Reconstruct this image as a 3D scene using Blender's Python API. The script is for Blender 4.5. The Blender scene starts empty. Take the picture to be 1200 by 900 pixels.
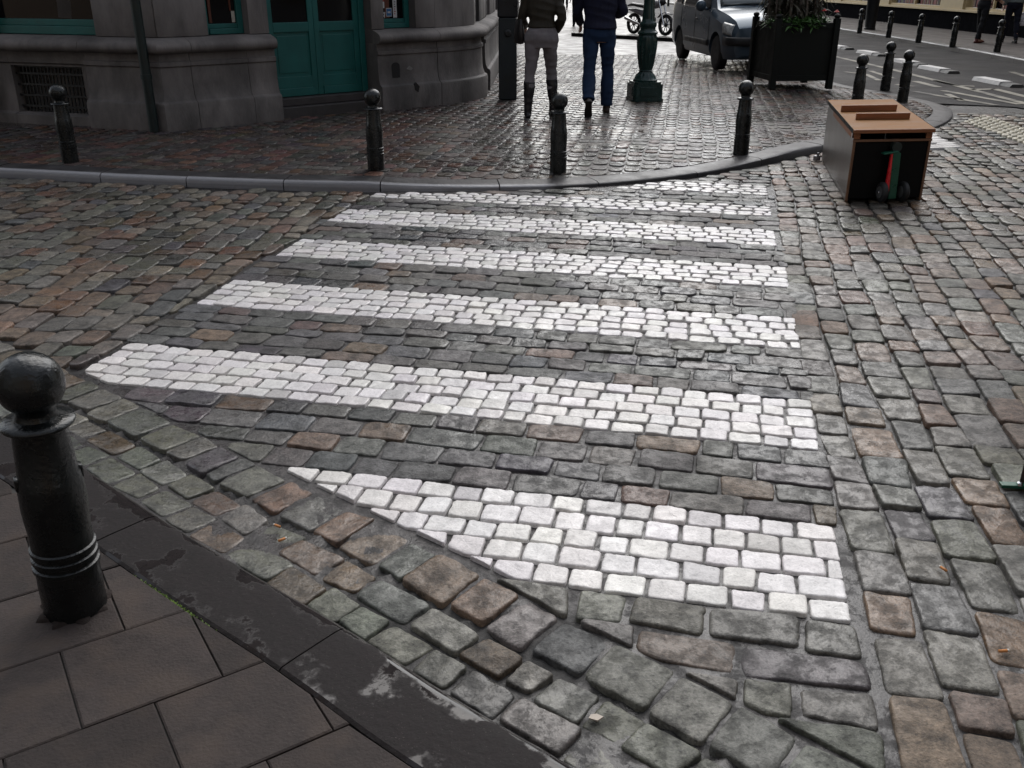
import bpy, bmesh, math, random
import numpy as np
from mathutils import Vector, Matrix
R = math.radians
sc = bpy.context.scene
COL = sc.collection
rnd = random.Random(7)

# ------------------------------------------------------------------ camera, sky, sun, exposure
F_PX, PITCH, CAM_H = 1089.0, math.atan(1089.0 / 2500.0), 1.6
cam_d = bpy.data.cameras.new('camera')
cam_d.sensor_width = 36.0
cam_d.lens = 36.0 * F_PX / 1200.0
cam_d.clip_start, cam_d.clip_end = 0.05, 600.0
cam = bpy.data.objects.new('camera', cam_d)
cam.location = (0, 0, CAM_H)
cam.rotation_euler = (math.pi / 2 - PITCH, 0, 0)
COL.objects.link(cam)
sc.camera = cam

SUN_EL, SUN_AZ = 46.0, 4.0            # azimuth from straight ahead, positive to the right
world = bpy.data.worlds.new('World')
sc.world = world
world.use_nodes = True
wn = world.node_tree
bg = wn.nodes['Background']
sky = wn.nodes.new('ShaderNodeTexSky')
sky.sky_type = 'NISHITA'
sky.sun_disc = False
sky.sun_elevation = R(SUN_EL)
sky.sun_rotation = R(SUN_AZ)
sky.air_density, sky.dust_density, sky.ozone_density = 1.2, 2.0, 1.0
hs = wn.nodes.new('ShaderNodeHueSaturation')
hs.inputs['Saturation'].default_value = 0.36
wn.links.new(sky.outputs[0], hs.inputs['Color'])
wn.links.new(hs.outputs[0], bg.inputs['Color'])
bg.inputs['Strength'].default_value = 0.12
sun_d = bpy.data.lights.new('sun', 'SUN')
sun_d.energy, sun_d.angle, sun_d.color = 1.5, R(70), (1.0, 0.985, 0.965)
sun = bpy.data.objects.new('sun', sun_d)
sd = Vector((math.sin(R(SUN_AZ)) * math.cos(R(SUN_EL)), math.cos(R(SUN_AZ)) * math.cos(R(SUN_EL)), math.sin(R(SUN_EL))))
sun.rotation_euler = (-sd).to_track_quat('-Z', 'Y').to_euler()
sun.location = sd * 60
COL.objects.link(sun)
sc.view_settings.view_transform = 'Standard'
sc.view_settings.look = 'None'
sc.view_settings.gamma = 1.0
sc.view_settings.exposure = 0.66
sc.cycles.use_denoising = True
sc.cycles.max_bounces = 6
sc.cycles.diffuse_bounces = 3
sc.cycles.glossy_bounces = 3

# ------------------------------------------------------------------ helpers
def at(px, py, z=0.0):
    """photo pixel -> the point of the level z it lies on"""
    X, Y = (px - 600) / F_PX, -(py - 450) / F_PX
    d = (X, math.cos(PITCH) + Y * math.sin(PITCH), -math.sin(PITCH) + Y * math.cos(PITCH))
    t = (z - CAM_H) / d[2]
    return Vector((d[0] * t, d[1] * t, z))

MATS = {}
def mat(name, base, rough=0.5, var=0.25, scale=6.0, bump=0.15, bscale=60.0, metallic=0.0, rvar=0.12, spec=0.5, tint=None, emit=None, stretch=None, coat=0.0):
    if name in MATS: return MATS[name]
    m = bpy.data.materials.new(name); m.use_nodes = True
    nt = m.node_tree; N, L = nt.nodes, nt.links
    b = N['Principled BSDF']
    tc = N.new('ShaderNodeTexCoord')
    mp = N.new('ShaderNodeMapping')
    L.new(tc.outputs['Object'], mp.inputs['Vector'])
    if stretch: mp.inputs['Scale'].default_value = stretch
    n1 = N.new('ShaderNodeTexNoise'); n1.inputs['Scale'].default_value = scale; n1.inputs['Detail'].default_value = 6
    n1.inputs['Roughness'].default_value = 0.65
    L.new(mp.outputs[0], n1.inputs['Vector'])
    ramp = N.new('ShaderNodeMapRange'); ramp.inputs[1].default_value = 0.3; ramp.inputs[2].default_value = 0.7
    ramp.inputs[3].default_value = 1 - var; ramp.inputs[4].default_value = 1 + var
    L.new(n1.outputs['Fac'], ramp.inputs[0])
    mx = N.new('ShaderNodeMix'); mx.data_type = 'RGBA'; mx.blend_type = 'MULTIPLY'; mx.inputs['Factor'].default_value = 1
    mx.inputs[6].default_value = (*base, 1)
    L.new(ramp.outputs[0], mx.inputs[7])
    src = mx.outputs[2]
    if tint:
        n3 = N.new('ShaderNodeTexNoise'); n3.inputs['Scale'].default_value = scale * 0.37; n3.inputs['Detail'].default_value = 4
        L.new(mp.outputs[0], n3.inputs['Vector'])
        r3 = N.new('ShaderNodeMapRange'); r3.inputs[1].default_value = 0.48; r3.inputs[2].default_value = 0.66
        L.new(n3.outputs['Fac'], r3.inputs[0])
        m3 = N.new('ShaderNodeMix'); m3.data_type = 'RGBA'
        L.new(r3.outputs[0], m3.inputs['Factor']); L.new(src, m3.inputs[6]); m3.inputs[7].default_value = (*tint, 1)
        src = m3.outputs[2]
    L.new(src, b.inputs['Base Color'])
    rr = N.new('ShaderNodeMapRange'); rr.inputs[1].default_value = 0.3; rr.inputs[2].default_value = 0.7
    rr.inputs[3].default_value = max(0.02, rough - rvar); rr.inputs[4].default_value = min(1, rough + rvar)
    n2 = N.new('ShaderNodeTexNoise'); n2.inputs['Scale'].default_value = bscale; n2.inputs['Detail'].default_value = 5
    L.new(mp.outputs[0], n2.inputs['Vector'])
    L.new(n1.outputs['Fac'], rr.inputs[0]); L.new(rr.outputs[0], b.inputs['Roughness'])
    if bump:
        bp = N.new('ShaderNodeBump'); bp.inputs['Strength'].default_value = bump; bp.inputs['Distance'].default_value = 0.01
        L.new(n2.outputs['Fac'], bp.inputs['Height']); L.new(bp.outputs[0], b.inputs['Normal'])
    b.inputs['Metallic'].default_value = metallic
    b.inputs['Specular IOR Level'].default_value = spec
    if coat: b.inputs['Coat Weight'].default_value = coat; b.inputs['Coat Roughness'].default_value = 0.08
    if emit:
        b.inputs['Emission Color'].default_value = (*emit[:3], 1); b.inputs['Emission Strength'].default_value = emit[3]
    MATS[name] = m
    return m

def link(name, me, m=None, parent=None, smooth=False):
    o = bpy.data.objects.new(name, me)
    COL.objects.link(o)
    if m is not None:
        for mm in (m if isinstance(m, (list, tuple)) else [m]): me.materials.append(mm)
    if parent is not None: o.parent = parent
    if smooth:
        me.polygons.foreach_set('use_smooth', [True] * len(me.polygons))
    return o

def tag(o, label, cat=None, group=None, kind=None):
    o['label'] = label
    if cat: o['category'] = cat
    if group: o['group'] = group
    if kind: o['kind'] = kind
    return o

def thing(name, label, cat, loc=(0, 0, 0), rz=0.0, group=None):
    o = bpy.data.objects.new(name, None)
    o.empty_display_size = 0.1
    COL.objects.link(o)
    o.location = loc; o.rotation_euler = (0, 0, rz)
    return tag(o, label, cat, group)

def copy_tree(o, parent=None):
    c = o.copy(); COL.objects.link(c)
    if parent is not None: c.parent = parent
    for ch in list(o.children): copy_tree(ch, c)
    return c

class MB:
    def __init__(s): s.v, s.f, s.mi = [], [], []
    def add(s, vs, fs, mi=0):
        k = len(s.v); s.v += [tuple(p) for p in vs]
        for f in fs: s.f.append(tuple(i + k for i in f)); s.mi.append(mi)
        return s
    def box(s, a, b, bev=0.0, M=None, mi=0):
        (x0, y0, z0), (x1, y1, z1) = a, b
        x0, x1 = min(x0, x1), max(x0, x1); y0, y1 = min(y0, y1), max(y0, y1); z0, z1 = min(z0, z1), max(z0, z1)
        bm = bmesh.new(); bmesh.ops.create_cube(bm, size=1)
        for v in bm.verts:
            v.co = Vector(((x0 + x1) / 2 + v.co.x * (x1 - x0), (y0 + y1) / 2 + v.co.y * (y1 - y0), (z0 + z1) / 2 + v.co.z * (z1 - z0)))
        if bev: bmesh.ops.bevel(bm, geom=list(bm.edges), offset=bev, segments=2, profile=0.5, affect='EDGES')
        if M is not None: bm.transform(M)
        bm.verts.index_update()
        s.add([v.co for v in bm.verts], [[v.index for v in f.verts] for f in bm.faces], mi); bm.free()
        return s
    def lathe(s, prof, n=24, c=(0, 0, 0), M=None, mi=0, sq=None):
        vs, fs = [], []
        for z, r in prof:
            for k in range(n):
                a = 2 * math.pi * k / n
                vs.append(Vector((c[0] + r * math.cos(a), c[1] + r * math.sin(a), c[2] + z)))
        m = len(prof)
        for i in range(m - 1):
            for k in range(n):
                fs.append((i * n + k, i * n + (k + 1) % n, (i + 1) * n + (k + 1) % n, (i + 1) * n + k))
        fs.append(tuple(range(n - 1, -1, -1))); fs.append(tuple((m - 1) * n + k for k in range(n)))
        if M is not None: vs = [M @ v for v in vs]
        return s.add(vs, fs, mi)
    def tube(s, pts, rad, n=10, cap=True, mi=0, flat=None):
        pts = [Vector(p) for p in pts]
        if not hasattr(rad, '__len__'): rad = [rad] * len(pts)
        vs, fs = [], []
        up = Vector((0, 0, 1)); prev = None
        for i, p in enumerate(pts):
            t = (pts[min(i + 1, len(pts) - 1)] - pts[max(i - 1, 0)]).normalized()
            if prev is None:
                a = t.cross(up)
                if a.length < 0.2: a = t.cross(Vector((0, 1, 0)))
                a.normalize()
            else:
                a = (prev - t * prev.dot(t)).normalized()
            prev = a; b = t.cross(a)
            r = rad[i]; rx, ry = (r if hasattr(r, '__len__') else (r, r))
            for k in range(n):
                q = 2 * math.pi * k / n
                vs.append(p + a * (rx * math.cos(q)) + b * (ry * math.sin(q)))
        for i in range(len(pts) - 1):
            for k in range(n):
                fs.append((i * n + k, i * n + (k + 1) % n, (i + 1) * n + (k + 1) % n, (i + 1) * n + k))
        if cap:
            fs.append(tuple(range(n - 1, -1, -1))); fs.append(tuple((len(pts) - 1) * n + k for k in range(n)))
        return s.add(vs, fs, mi)
    def rings(s, secs, n=20, mi=0):
        """secs: (centre, rx, ry) level ellipses stacked along z"""
        vs, fs = [], []
        for (c, rx, ry) in secs:
            for k in range(n):
                q = 2 * math.pi * k / n
                vs.append((c[0] + rx * math.cos(q), c[1] + ry * math.sin(q), c[2]))
        for i in range(len(secs) - 1):
            for k in range(n):
                fs.append((i * n + k, i * n + (k + 1) % n, (i + 1) * n + (k + 1) % n, (i + 1) * n + k))
        fs.append(tuple(range(n - 1, -1, -1))); fs.append(tuple((len(secs) - 1) * n + k for k in range(n)))
        return s.add(vs, fs, mi)
    def ell(s, c, r, nu=14, nv=9, M=None, mi=0):
        prof = []
        for i in range(nv):
            t = -math.pi / 2 + math.pi * (i + 0.02) / (nv - 0.96)
            prof.append((math.sin(t), max(1e-4, math.cos(t))))
        T = Matrix.Translation(c) @ (M if M is not None else Matrix()) @ Matrix.Diagonal((r[0], r[1], r[2], 1))
        return s.lathe(prof, nu, M=T, mi=mi)
    def prism(s, poly, z0, z1, M=None, mi=0):
        n = len(poly)
        vs = [Vector((x, y, z0)) for x, y in poly] + [Vector((x, y, z1)) for x, y in poly]
        if M is not None: vs = [M @ v for v in vs]
        fs = [tuple(range(n - 1, -1, -1)), tuple(range(n, 2 * n))] + [(i, (i + 1) % n, n + (i + 1) % n, n + i) for i in range(n)]
        return s.add(vs, fs, mi)
    def mesh(s, name):
        me = bpy.data.meshes.new(name); me.from_pydata(s.v, [], s.f); me.update()
        if any(s.mi): me.polygons.foreach_set('material_index', s.mi)
        bm = bmesh.new(); bm.from_mesh(me); bmesh.ops.recalc_face_normals(bm, faces=bm.faces); bm.to_mesh(me); bm.free()
        return me
    def build(s, name, m, parent=None, smooth=False):
        return link(name, s.mesh(name), m, parent, smooth)

def smooth_angle(o, deg=40):
    me = o.data
    me.polygons.foreach_set('use_smooth', [True] * len(me.polygons))
    try: me.set_sharp_from_angle(angle=R(deg))
    except Exception: pass
    return o

def remeshed(mb, name, voxel, m, parent, smooth_it=4, wrinkle=0.0, seed=1, freq=14.0):
    """join overlapping lofts into one continuous skin"""
    me = mb.mesh(name + '_src')
    t = bpy.data.objects.new('tmp', me); COL.objects.link(t)
    r = t.modifiers.new('r', 'REMESH'); r.mode = 'VOXEL'; r.voxel_size = voxel
    q = t.modifiers.new('s', 'SMOOTH'); q.iterations = smooth_it; q.factor = 0.5
    dg = bpy.context.evaluated_depsgraph_get(); dg.update()
    out = bpy.data.meshes.new_from_object(t.evaluated_get(dg))
    bpy.data.objects.remove(t); bpy.data.meshes.remove(me)
    out.name = name
    if wrinkle:
        n = len(out.vertices)
        co = np.empty(n * 3); out.vertices.foreach_get('co', co); co = co.reshape(-1, 3)
        no = np.empty(n * 3); out.vertices.foreach_get('normal', no); no = no.reshape(-1, 3)
        rg = np.random.default_rng(seed); d = np.zeros(n)
        for _ in range(14):
            k = rg.normal(size=3) * np.array([freq * 0.55, freq * 0.55, freq * 1.5]); d += np.sin(co @ k + rg.uniform(0, 6.3))
        d = 1 - np.abs(d / 3.0)
        co += no * (wrinkle * d)[:, None]
        out.vertices.foreach_set('co', co.ravel()); out.update()
    return link(name, out, m, parent, True)

# ------------------------------------------------------------------ sett paving: every stone is real relief
U2 = np.array([0.9773, -0.2121]); U2 /= np.linalg.norm(U2); V2 = np.array([-U2[1], U2[0]])
def uv(u, v): return U2 * u + V2 * v

class Line:
    """a polyline with arc length; off(s, t) steps t to its left"""
    def __init__(s, pts, n=400):
        P = np.array(pts, float)
        # Catmull-Rom smoothing
        Q = []
        E = np.vstack([2 * P[0] - P[1], P, 2 * P[-1] - P[-2]])
        for i in range(1, len(E) - 2):
            for t in np.linspace(0, 1, 24, endpoint=False):
                a, b, c, d = E[i - 1], E[i], E[i + 1], E[i + 2]
                Q.append(0.5 * ((2 * b) + (-a + c) * t + (2 * a - 5 * b + 4 * c - d) * t * t + (-a + 3 * b - 3 * c + d) * t ** 3))
        Q.append(P[-1]); s.p = np.array(Q)
        seg = np.linalg.norm(np.diff(s.p, axis=0), axis=1)
        s.s = np.concatenate([[0], np.cumsum(seg)]); s.len = s.s[-1]
        t = np.gradient(s.p, axis=0); t /= np.linalg.norm(t, axis=1)[:, None]
        s.t = t; s.n = np.stack([-t[:, 1], t[:, 0]], 1)
    def off(s, a, t=0.0):
        p = np.array([np.interp(a, s.s, s.p[:, 0]), np.interp(a, s.s, s.p[:, 1])])
        n = np.array([np.interp(a, s.s, s.n[:, 0]), np.interp(a, s.s, s.n[:, 1])]); n /= np.linalg.norm(n)
        return p + n * t
    def dist(s, q):
        d = s.p - q; i = int(np.argmin((d * d).sum(1)))
        return float((q - s.p[i]) @ s.n[i]), i
    def dists(s, Q):
        out = np.empty(len(Q)); P = s.p[::2]; N = s.n[::2]
        for a in range(0, len(Q), 4000):
            q = Q[a:a + 4000]; d2 = ((q[:, None] - P[None]) ** 2).sum(2); i = d2.argmin(1)
            out[a:a + 4000] = ((q - P[i]) * N[i]).sum(1)
        return out
    def clip(s, poly, t0):
        """keep the piece of a polygon further than t0 to the left"""
        c = poly.mean(0); dd, i = s.dist(c)
        if dd > t0 + 0.35: return poly
        if dd < t0 - 0.35: return None
        return clip_half(poly, s.p[i] + s.n[i] * t0, s.n[i])

def clip_half(poly, q, n):
    d = (poly - q) @ n
    if (d >= 0).all(): return poly
    if (d <= 0).all(): return None
    out = []
    m = len(poly)
    for i in range(m):
        j = (i + 1) % m
        if d[i] >= 0: out.append(poly[i])
        if (d[i] >= 0) != (d[j] >= 0): out.append(poly[i] + (poly[j] - poly[i]) * (d[i] / (d[i] - d[j])))
    out = np.array(out)
    return out if len(out) >= 3 and area(out) > 0.0012 else None

def area(p):
    x, y = p[:, 0], p[:, 1]
    return 0.5 * abs(np.dot(x, np.roll(y, -1)) - np.dot(y, np.roll(x, -1)))

RG = np.random.default_rng(11)
def courses(to_world, a0, a1, b0, b1, th, ln, joint, jit, lvar=0.22, bend=0.012):
    """courses running along a, stacked along b; yields stone outlines"""
    nb = max(1, round((b1 - b0) / th)); th = (b1 - b0) / nb
    edges = [b0 + th * i + (RG.normal(0, th * 0.035) if 0 < i < nb else 0) for i in range(nb + 1)]
    ph = RG.uniform(0, 6.3, nb + 1)
    wob = lambda i, a: (bend * math.sin(a * 2.3 + ph[i]) * 0.6 + bend * 0.6 * math.sin(a * 5.1 + 2 * ph[i])) if 0 < i < nb else 0.0
    for i in range(nb):
        a = a0 - RG.uniform(0, 1) * ln * 0.9 if i % 2 else a0
        first = True
        while a < a1 - 0.02:
            l = ln * (1 + np.clip(RG.normal(0, lvar), -0.45, 0.55))
            e = min(a + l, a1)
            if a1 - e < ln * 0.3: e = a1
            s = max(a, a0)
            if e - s > 0.03:
                h = joint / 2
                B0, B1 = edges[i], edges[i + 1]
                q = np.array([[s + h, B0 + wob(i, s) + h], [e - h, B0 + wob(i, e) + h], [e - h, B1 + wob(i + 1, e) - h], [s + h, B1 + wob(i + 1, s) - h]])
                q += RG.normal(0, jit, q.shape)
                yield np.array([to_world(x, y) for x, y in q])
            a = e

class Paving:
    def __init__(s): s.items = []
    def put(s, poly, col, z=0.0, dome=0.005, roundness=1, wet=0.0, tilt=0.018):
        s.items.append((poly, col, z, dome, roundness, wet, tilt))
    def build(s, name, m, extra=None):
        lods = {0: [], 1: [], 2: [], 3: []}
        for it in s.items:
            d = np.linalg.norm(it[0].mean(0))
            lods[0 if d < 4.2 else 1 if d < 7.0 else 2 if d < 11 else 3].append(it)
        V, Fq, C, base = [], [], [], 0
        Ft = []
        spec = {0: (40, [0.25, 0.5, 0.7, 0.84, 0.92, 0.97, 1.0]), 1: (24, [0.45, 0.75, 0.9, 0.97, 1.0]), 2: (12, [0.55, 0.86, 0.98, 1.0]), 3: (8, [0.82, 1.0])}
        for lod, its in lods.items():
            if not its: continue
            n, rings = spec[lod]
            S = len(its)
            B = np.zeros((S, n, 2))
            for k, it in enumerate(its):
                p = it[0]
                e = np.roll(p, -1, 0) - p; L = np.linalg.norm(e, axis=1); cs = np.concatenate([[0], np.cumsum(L)])
                t = np.linspace(0, cs[-1], n, endpoint=False) + L[0] * 0.5
                t = np.mod(t, cs[-1])
                j = np.clip(np.searchsorted(cs, t, 'right') - 1, 0, len(p) - 1)
                B[k] = p[j] + e[j] * ((t - cs[j]) / np.maximum(L[j], 1e-6))[:, None]
            rd = np.array([it[4] for it in its])
            per = int(max(1, n / 24))
            for itn in range(3 * per):
                w = (itn < rd * per)[:, None, None]
                B = np.where(w, 0.5 * B + 0.25 * (np.roll(B, 1, 1) + np.roll(B, -1, 1)), B)
            c = B.mean(1, keepdims=True)
            sz = np.sqrt(((B - c) ** 2).sum(2).mean(1))
            jn = RG.normal(0, 1, (S, n)); jn = 0.5 * jn + 0.25 * (np.roll(jn, 1, 1) + np.roll(jn, -1, 1)); 
            if lod < 2: jn = 0.7 * jn + 0.45 * RG.normal(0, 0.5, (S, n)) - 1.6 * (RG.uniform(0, 1, (S, n)) < 0.05)
            B = c + (B - c) * (1 + 0.022 * jn[:, :, None] * (1 if lod < 3 else 0.3))
            z0 = np.array([it[2] for it in its]) + RG.normal(0, 0.0028, S) * np.minimum(1, np.array([it[3] for it in its]) / 0.004)
            dome = np.array([it[3] for it in its])
            tl = RG.normal(0, 1, (S, 2)) * np.array([it[6] for it in its])[:, None]
            col = np.array([[*it[1], it[5]] for it in its])
            K1, K2 = RG.normal(0, 38, (S, 2)), RG.normal(0, 70, (S, 2)); P1, P2 = RG.uniform(0, 6.3, S), RG.uniform(0, 6.3, S)
            pts = [np.concatenate([c[:, 0], z0[:, None] + 0 * dome[:, None]], 1)[:, None, :]]
            for r in rings:
                q = c + (B - c) * r
                d = q - c
                z = z0[:, None] - dome[:, None] * (r ** 4 * 0.3 + np.maximum(0, (r - 0.92) / 0.08) ** 2 * 0.95)
                z = z + (d * tl[:, None, :]).sum(2)
                if lod < 3:
                    ua = np.minimum(1, dome / 0.004)[:, None]
                    z = z + ua * 0.0016 * np.sin((d * K1[:, None]).sum(2) + P1[:, None]) + ua * 0.0010 * np.sin((d * K2[:, None]).sum(2) + P2[:, None])
                    if lod < 2: z = z + RG.normal(0, 0.0005, z.shape)
                pts.append(np.concatenate([q, z[:, :, None]], 2))
            q = c + (B - c) * 1.03
            pts.append(np.concatenate([q, np.broadcast_to(z0[:, None, None] - 0.045, (S, n, 1))], 2))
            A = np.concatenate(pts, 1)                      # S x (1+n*R) x 3
            nv = A.shape[1]; Rn = len(rings) + 1
            k = np.arange(n); k2 = (k + 1) % n
            tri = np.stack([np.zeros(n, int), 1 + k, 1 + k2], 1)
            quad = np.concatenate([np.stack([1 + r * n + k, 1 + (r + 1) * n + k, 1 + (r + 1) * n + k2, 1 + r * n + k2], 1) for r in range(Rn - 1)])
            offs = (base + np.arange(S) * nv)[:, None, None]
            Ft.append((tri[None] + offs).reshape(-1, 3)); Fq.append((quad[None] + offs).reshape(-1, 4))
            V.append(A.reshape(-1, 3)); C.append(np.repeat(col, nv, 0)); base += S * nv
        if extra is not None:
            ev, ef, ec = extra
            V.append(ev); Fq.append(ef + base); C.append(ec); base += len(ev)
        V = np.concatenate(V); C = np.concatenate(C); Ft = np.concatenate(Ft); Fq = np.concatenate(Fq)
        # outlines may be clockwise: keep every top facing up
        def fix(F):
            a, b, d = V[F[:, 0]], V[F[:, 1]], V[F[:, 2]]
            nz = (b[:, 0] - a[:, 0]) * (d[:, 1] - a[:, 1]) - (b[:, 1] - a[:, 1]) * (d[:, 0] - a[:, 0])
            F[nz < 0] = F[nz < 0][:, ::-1]
            return F
        Ft, Fq = fix(Ft), fix(Fq)
        me = bpy.data.meshes.new(name)
        me.vertices.add(len(V)); me.vertices.foreach_set('co', V.ravel().astype(np.float32))
        nl = Ft.size + Fq.size
        me.loops.add(nl); me.loops.foreach_set('vertex_index', np.concatenate([Ft.ravel(), Fq.ravel()]).astype(np.int32))
        me.polygons.add(len(Ft) + len(Fq))
        st = np.concatenate([np.arange(len(Ft)) * 3, Ft.size + np.arange(len(Fq)) * 4]).astype(np.int32)
        me.polygons.foreach_set('loop_start', st)
        me.update(calc_edges=True)
        me.polygons.foreach_set('use_smooth', [True] * len(me.polygons))
        at_ = me.attributes.new('stone', 'FLOAT_COLOR', 'POINT')
        at_.data.foreach_set('color', C.astype(np.float32).ravel())
        o = link(name, me, m)
        return o

def stone_mat(name, r_dry=0.64, r_wet=0.20, mott=0.6, wet_bias=0.04, fine=1.0, bump=0.75, spec=0.4, wetbump=0.45):
    m = bpy.data.materials.new(name); m.use_nodes = True
    nt = m.node_tree; N, L = nt.nodes, nt.links; b = N['Principled BSDF']
    tc = N.new('ShaderNodeTexCoord')
    at_ = N.new('ShaderNodeAttribute'); at_.attribute_name = 'stone'
    def noise(sc_, det=6, ro=0.6):
        n = N.new('ShaderNodeTexNoise'); n.inputs['Scale'].default_value = sc_; n.inputs['Detail'].default_value = det
        n.inputs['Roughness'].default_value = ro; L.new(tc.outputs['Object'], n.inputs['Vector']); return n
    def rng(src, a, b_, c, d):
        r = N.new('ShaderNodeMapRange'); r.inputs[1].default_value = a; r.inputs[2].default_value = b_; r.inputs[3].default_value = c; r.inputs[4].default_value = d
        L.new(src, r.inputs[0]); return r.outputs[0]
    def math_(op, a, b_):
        q = N.new('ShaderNodeMath'); q.operation = op
        for i, x in enumerate((a, b_)):
            if isinstance(x, (int, float)): q.inputs[i].default_value = x
            else: L.new(x, q.inputs[i])
        return q.outputs[0]
    n1, n2, n3, n4 = noise(16, 7, 0.7), noise(130, 4, 0.7), noise(1.1, 3, 0.5), noise(45, 5, 0.65)
    f = math_('MULTIPLY', rng(n1.outputs['Fac'], 0.32, 0.68, 1 - mott, 1 + mott), rng(n2.outputs['Fac'], 0.3, 0.7, 1 - 0.35 * fine, 1 + 0.35 * fine))
    mx = N.new('ShaderNodeMix'); mx.data_type = 'RGBA'; mx.blend_type = 'MULTIPLY'; mx.inputs['Factor'].default_value = 1
    L.new(at_.outputs['Color'], mx.inputs[6]); L.new(f, mx.inputs[7])
    # pits and dark stains of the stone itself
    n5 = noise(9, 8, 0.75); n6 = noise(75, 3, 0.5)
    st = math_('MULTIPLY', rng(n5.outputs['Fac'], 0.34, 0.50, 1 - mott * 1.1, 1.0), rng(n6.outputs['Fac'], 0.30, 0.42, 1 - 0.5 * fine, 1.0))
    m2 = N.new('ShaderNodeMix'); m2.data_type = 'RGBA'; m2.blend_type = 'MULTIPLY'; m2.inputs['Factor'].default_value = 1
    L.new(mx.outputs[2], m2.inputs[6]); L.new(st, m2.inputs[7])
    L.new(m2.outputs[2], b.inputs['Base Color'])
    # a thin film of water lies in some places
    w = math_('ADD', rng(n3.outputs['Fac'], 0.42 - wet_bias, 0.62 - wet_bias, 0, 1), at_.outputs['Alpha'])
    w2 = math_('MULTIPLY', w, rng(n1.outputs['Fac'], 0.44, 0.54, 0.2, 1))
    w2 = math_('MINIMUM', w2, 1.0)
    L.new(rng(w2, 0, 1, r_dry, r_wet), b.inputs['Roughness'])
    h = math_('ADD', math_('ADD', math_('MULTIPLY', n4.outputs['Fac'], 1.3), math_('MULTIPLY', n2.outputs['Fac'], 0.6)), math_('MULTIPLY', n1.outputs['Fac'], 1.5))
    bp = N.new('ShaderNodeBump'); bp.inputs['Strength'].default_value = bump; bp.inputs['Distance'].default_value = 0.006
    L.new(h, bp.inputs['Height']); L.new(bp.outputs[0], b.inputs['Normal'])
    L.new(rng(w2, 0, 1, bump, bump * wetbump), bp.inputs['Strength'])
    b.inputs['Specular IOR Level'].default_value = spec
    return m

M_SETT = stone_mat('wet granite setts')
M_WHITE = stone_mat('white marble setts', r_dry=0.45, r_wet=0.25, mott=0.15, fine=0.4, bump=0.4)
M_PAVE = stone_mat('wet reddish setts', r_dry=0.6, r_wet=0.14, wet_bias=0.03, bump=0.4, spec=0.27, wetbump=0.2)

# kerb of the near pavement: its road edge, and lines measured from it (left = towards the road)
NK = Line([(-5.6, 6.1), (-3.9, 4.78), (-2.5, 3.68), (-1.93, 3.235), (-1.51, 2.90), (-1.09, 2.54), (-0.74, 2.255), (-0.51, 2.075), (-0.33, 1.925), (-0.17, 1.785), (0.0, 1.65), (0.15, 1.53), (0.7, 1.05), (1.5, 0.3)])
T_G, T_ROW, T_WHITE = 0.245, 0.435, 0.470
# kerb of the far pavement
FK = Line([(-9.5, 9.25), (-6.5, 8.72), (-4.52, 8.29), (-3.29, 8.01), (-1.99, 7.76), (-0.97, 7.68), (-0.07, 7.72), (0.71, 7.87), (1.66, 8.33), (2.43, 8.95), (3.09, 9.53), (4.3, 10.5), (5.35, 11.75), (5.92, 13.1), (5.85, 14.4), (5.45, 15.9), (5.35, 20), (5.5, 30), (6.0, 48)])

def pick(tbl):
    x = RG.uniform(0, sum(w for w, _ in tbl))
    for w, c in tbl:
        x -= w
        if x <= 0: break
    k = 1 + RG.normal(0, 0.16)
    return tuple(max(0.01, v * k + RG.normal(0, 0.003)) for v in c)
GREY = [(5, (0.104, 0.099, 0.086)), (3, (0.092, 0.090, 0.075)), (3, (0.118, 0.090, 0.068)), (1.6, (0.120, 0.080, 0.056)), (1.5, (0.078, 0.075, 0.073)), (0.8, (0.14, 0.132, 0.118))]
DARK = [(5, (0.076, 0.073, 0.071)), (3, (0.085, 0.082, 0.075)), (1.0, (0.105, 0.075, 0.058)), (1, (0.065, 0.066, 0.07)), (0.7, (0.10, 0.092, 0.086))]
WARM = [(4, (0.100, 0.092, 0.079)), (3, (0.088, 0.085, 0.070)), (3.4, (0.118, 0.086, 0.064)), (2.2, (0.122, 0.076, 0.052)), (1, (0.075, 0.075, 0.075)), (1, (0.145, 0.125, 0.10))]
REDD = [(4, (0.080, 0.045, 0.036)), (3, (0.062, 0.046, 0.040)), (2, (0.066, 0.058, 0.052)), (1.5, (0.048, 0.040, 0.038)), (1.0, (0.10, 0.054, 0.038)), (0.5, (0.09, 0.08, 0.074))]
MIXD = [(3, (0.070, 0.056, 0.050)), (3, (0.058, 0.054, 0.050)), (1, (0.082, 0.054, 0.044))]
def white():
    k = 0.63 + RG.normal(0, 0.04)
    if RG.uniform() < 0.08: k *= 0.75
    return (k, k * RG.uniform(0.94, 0.98), k * RG.uniform(0.91, 0.97))

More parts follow.
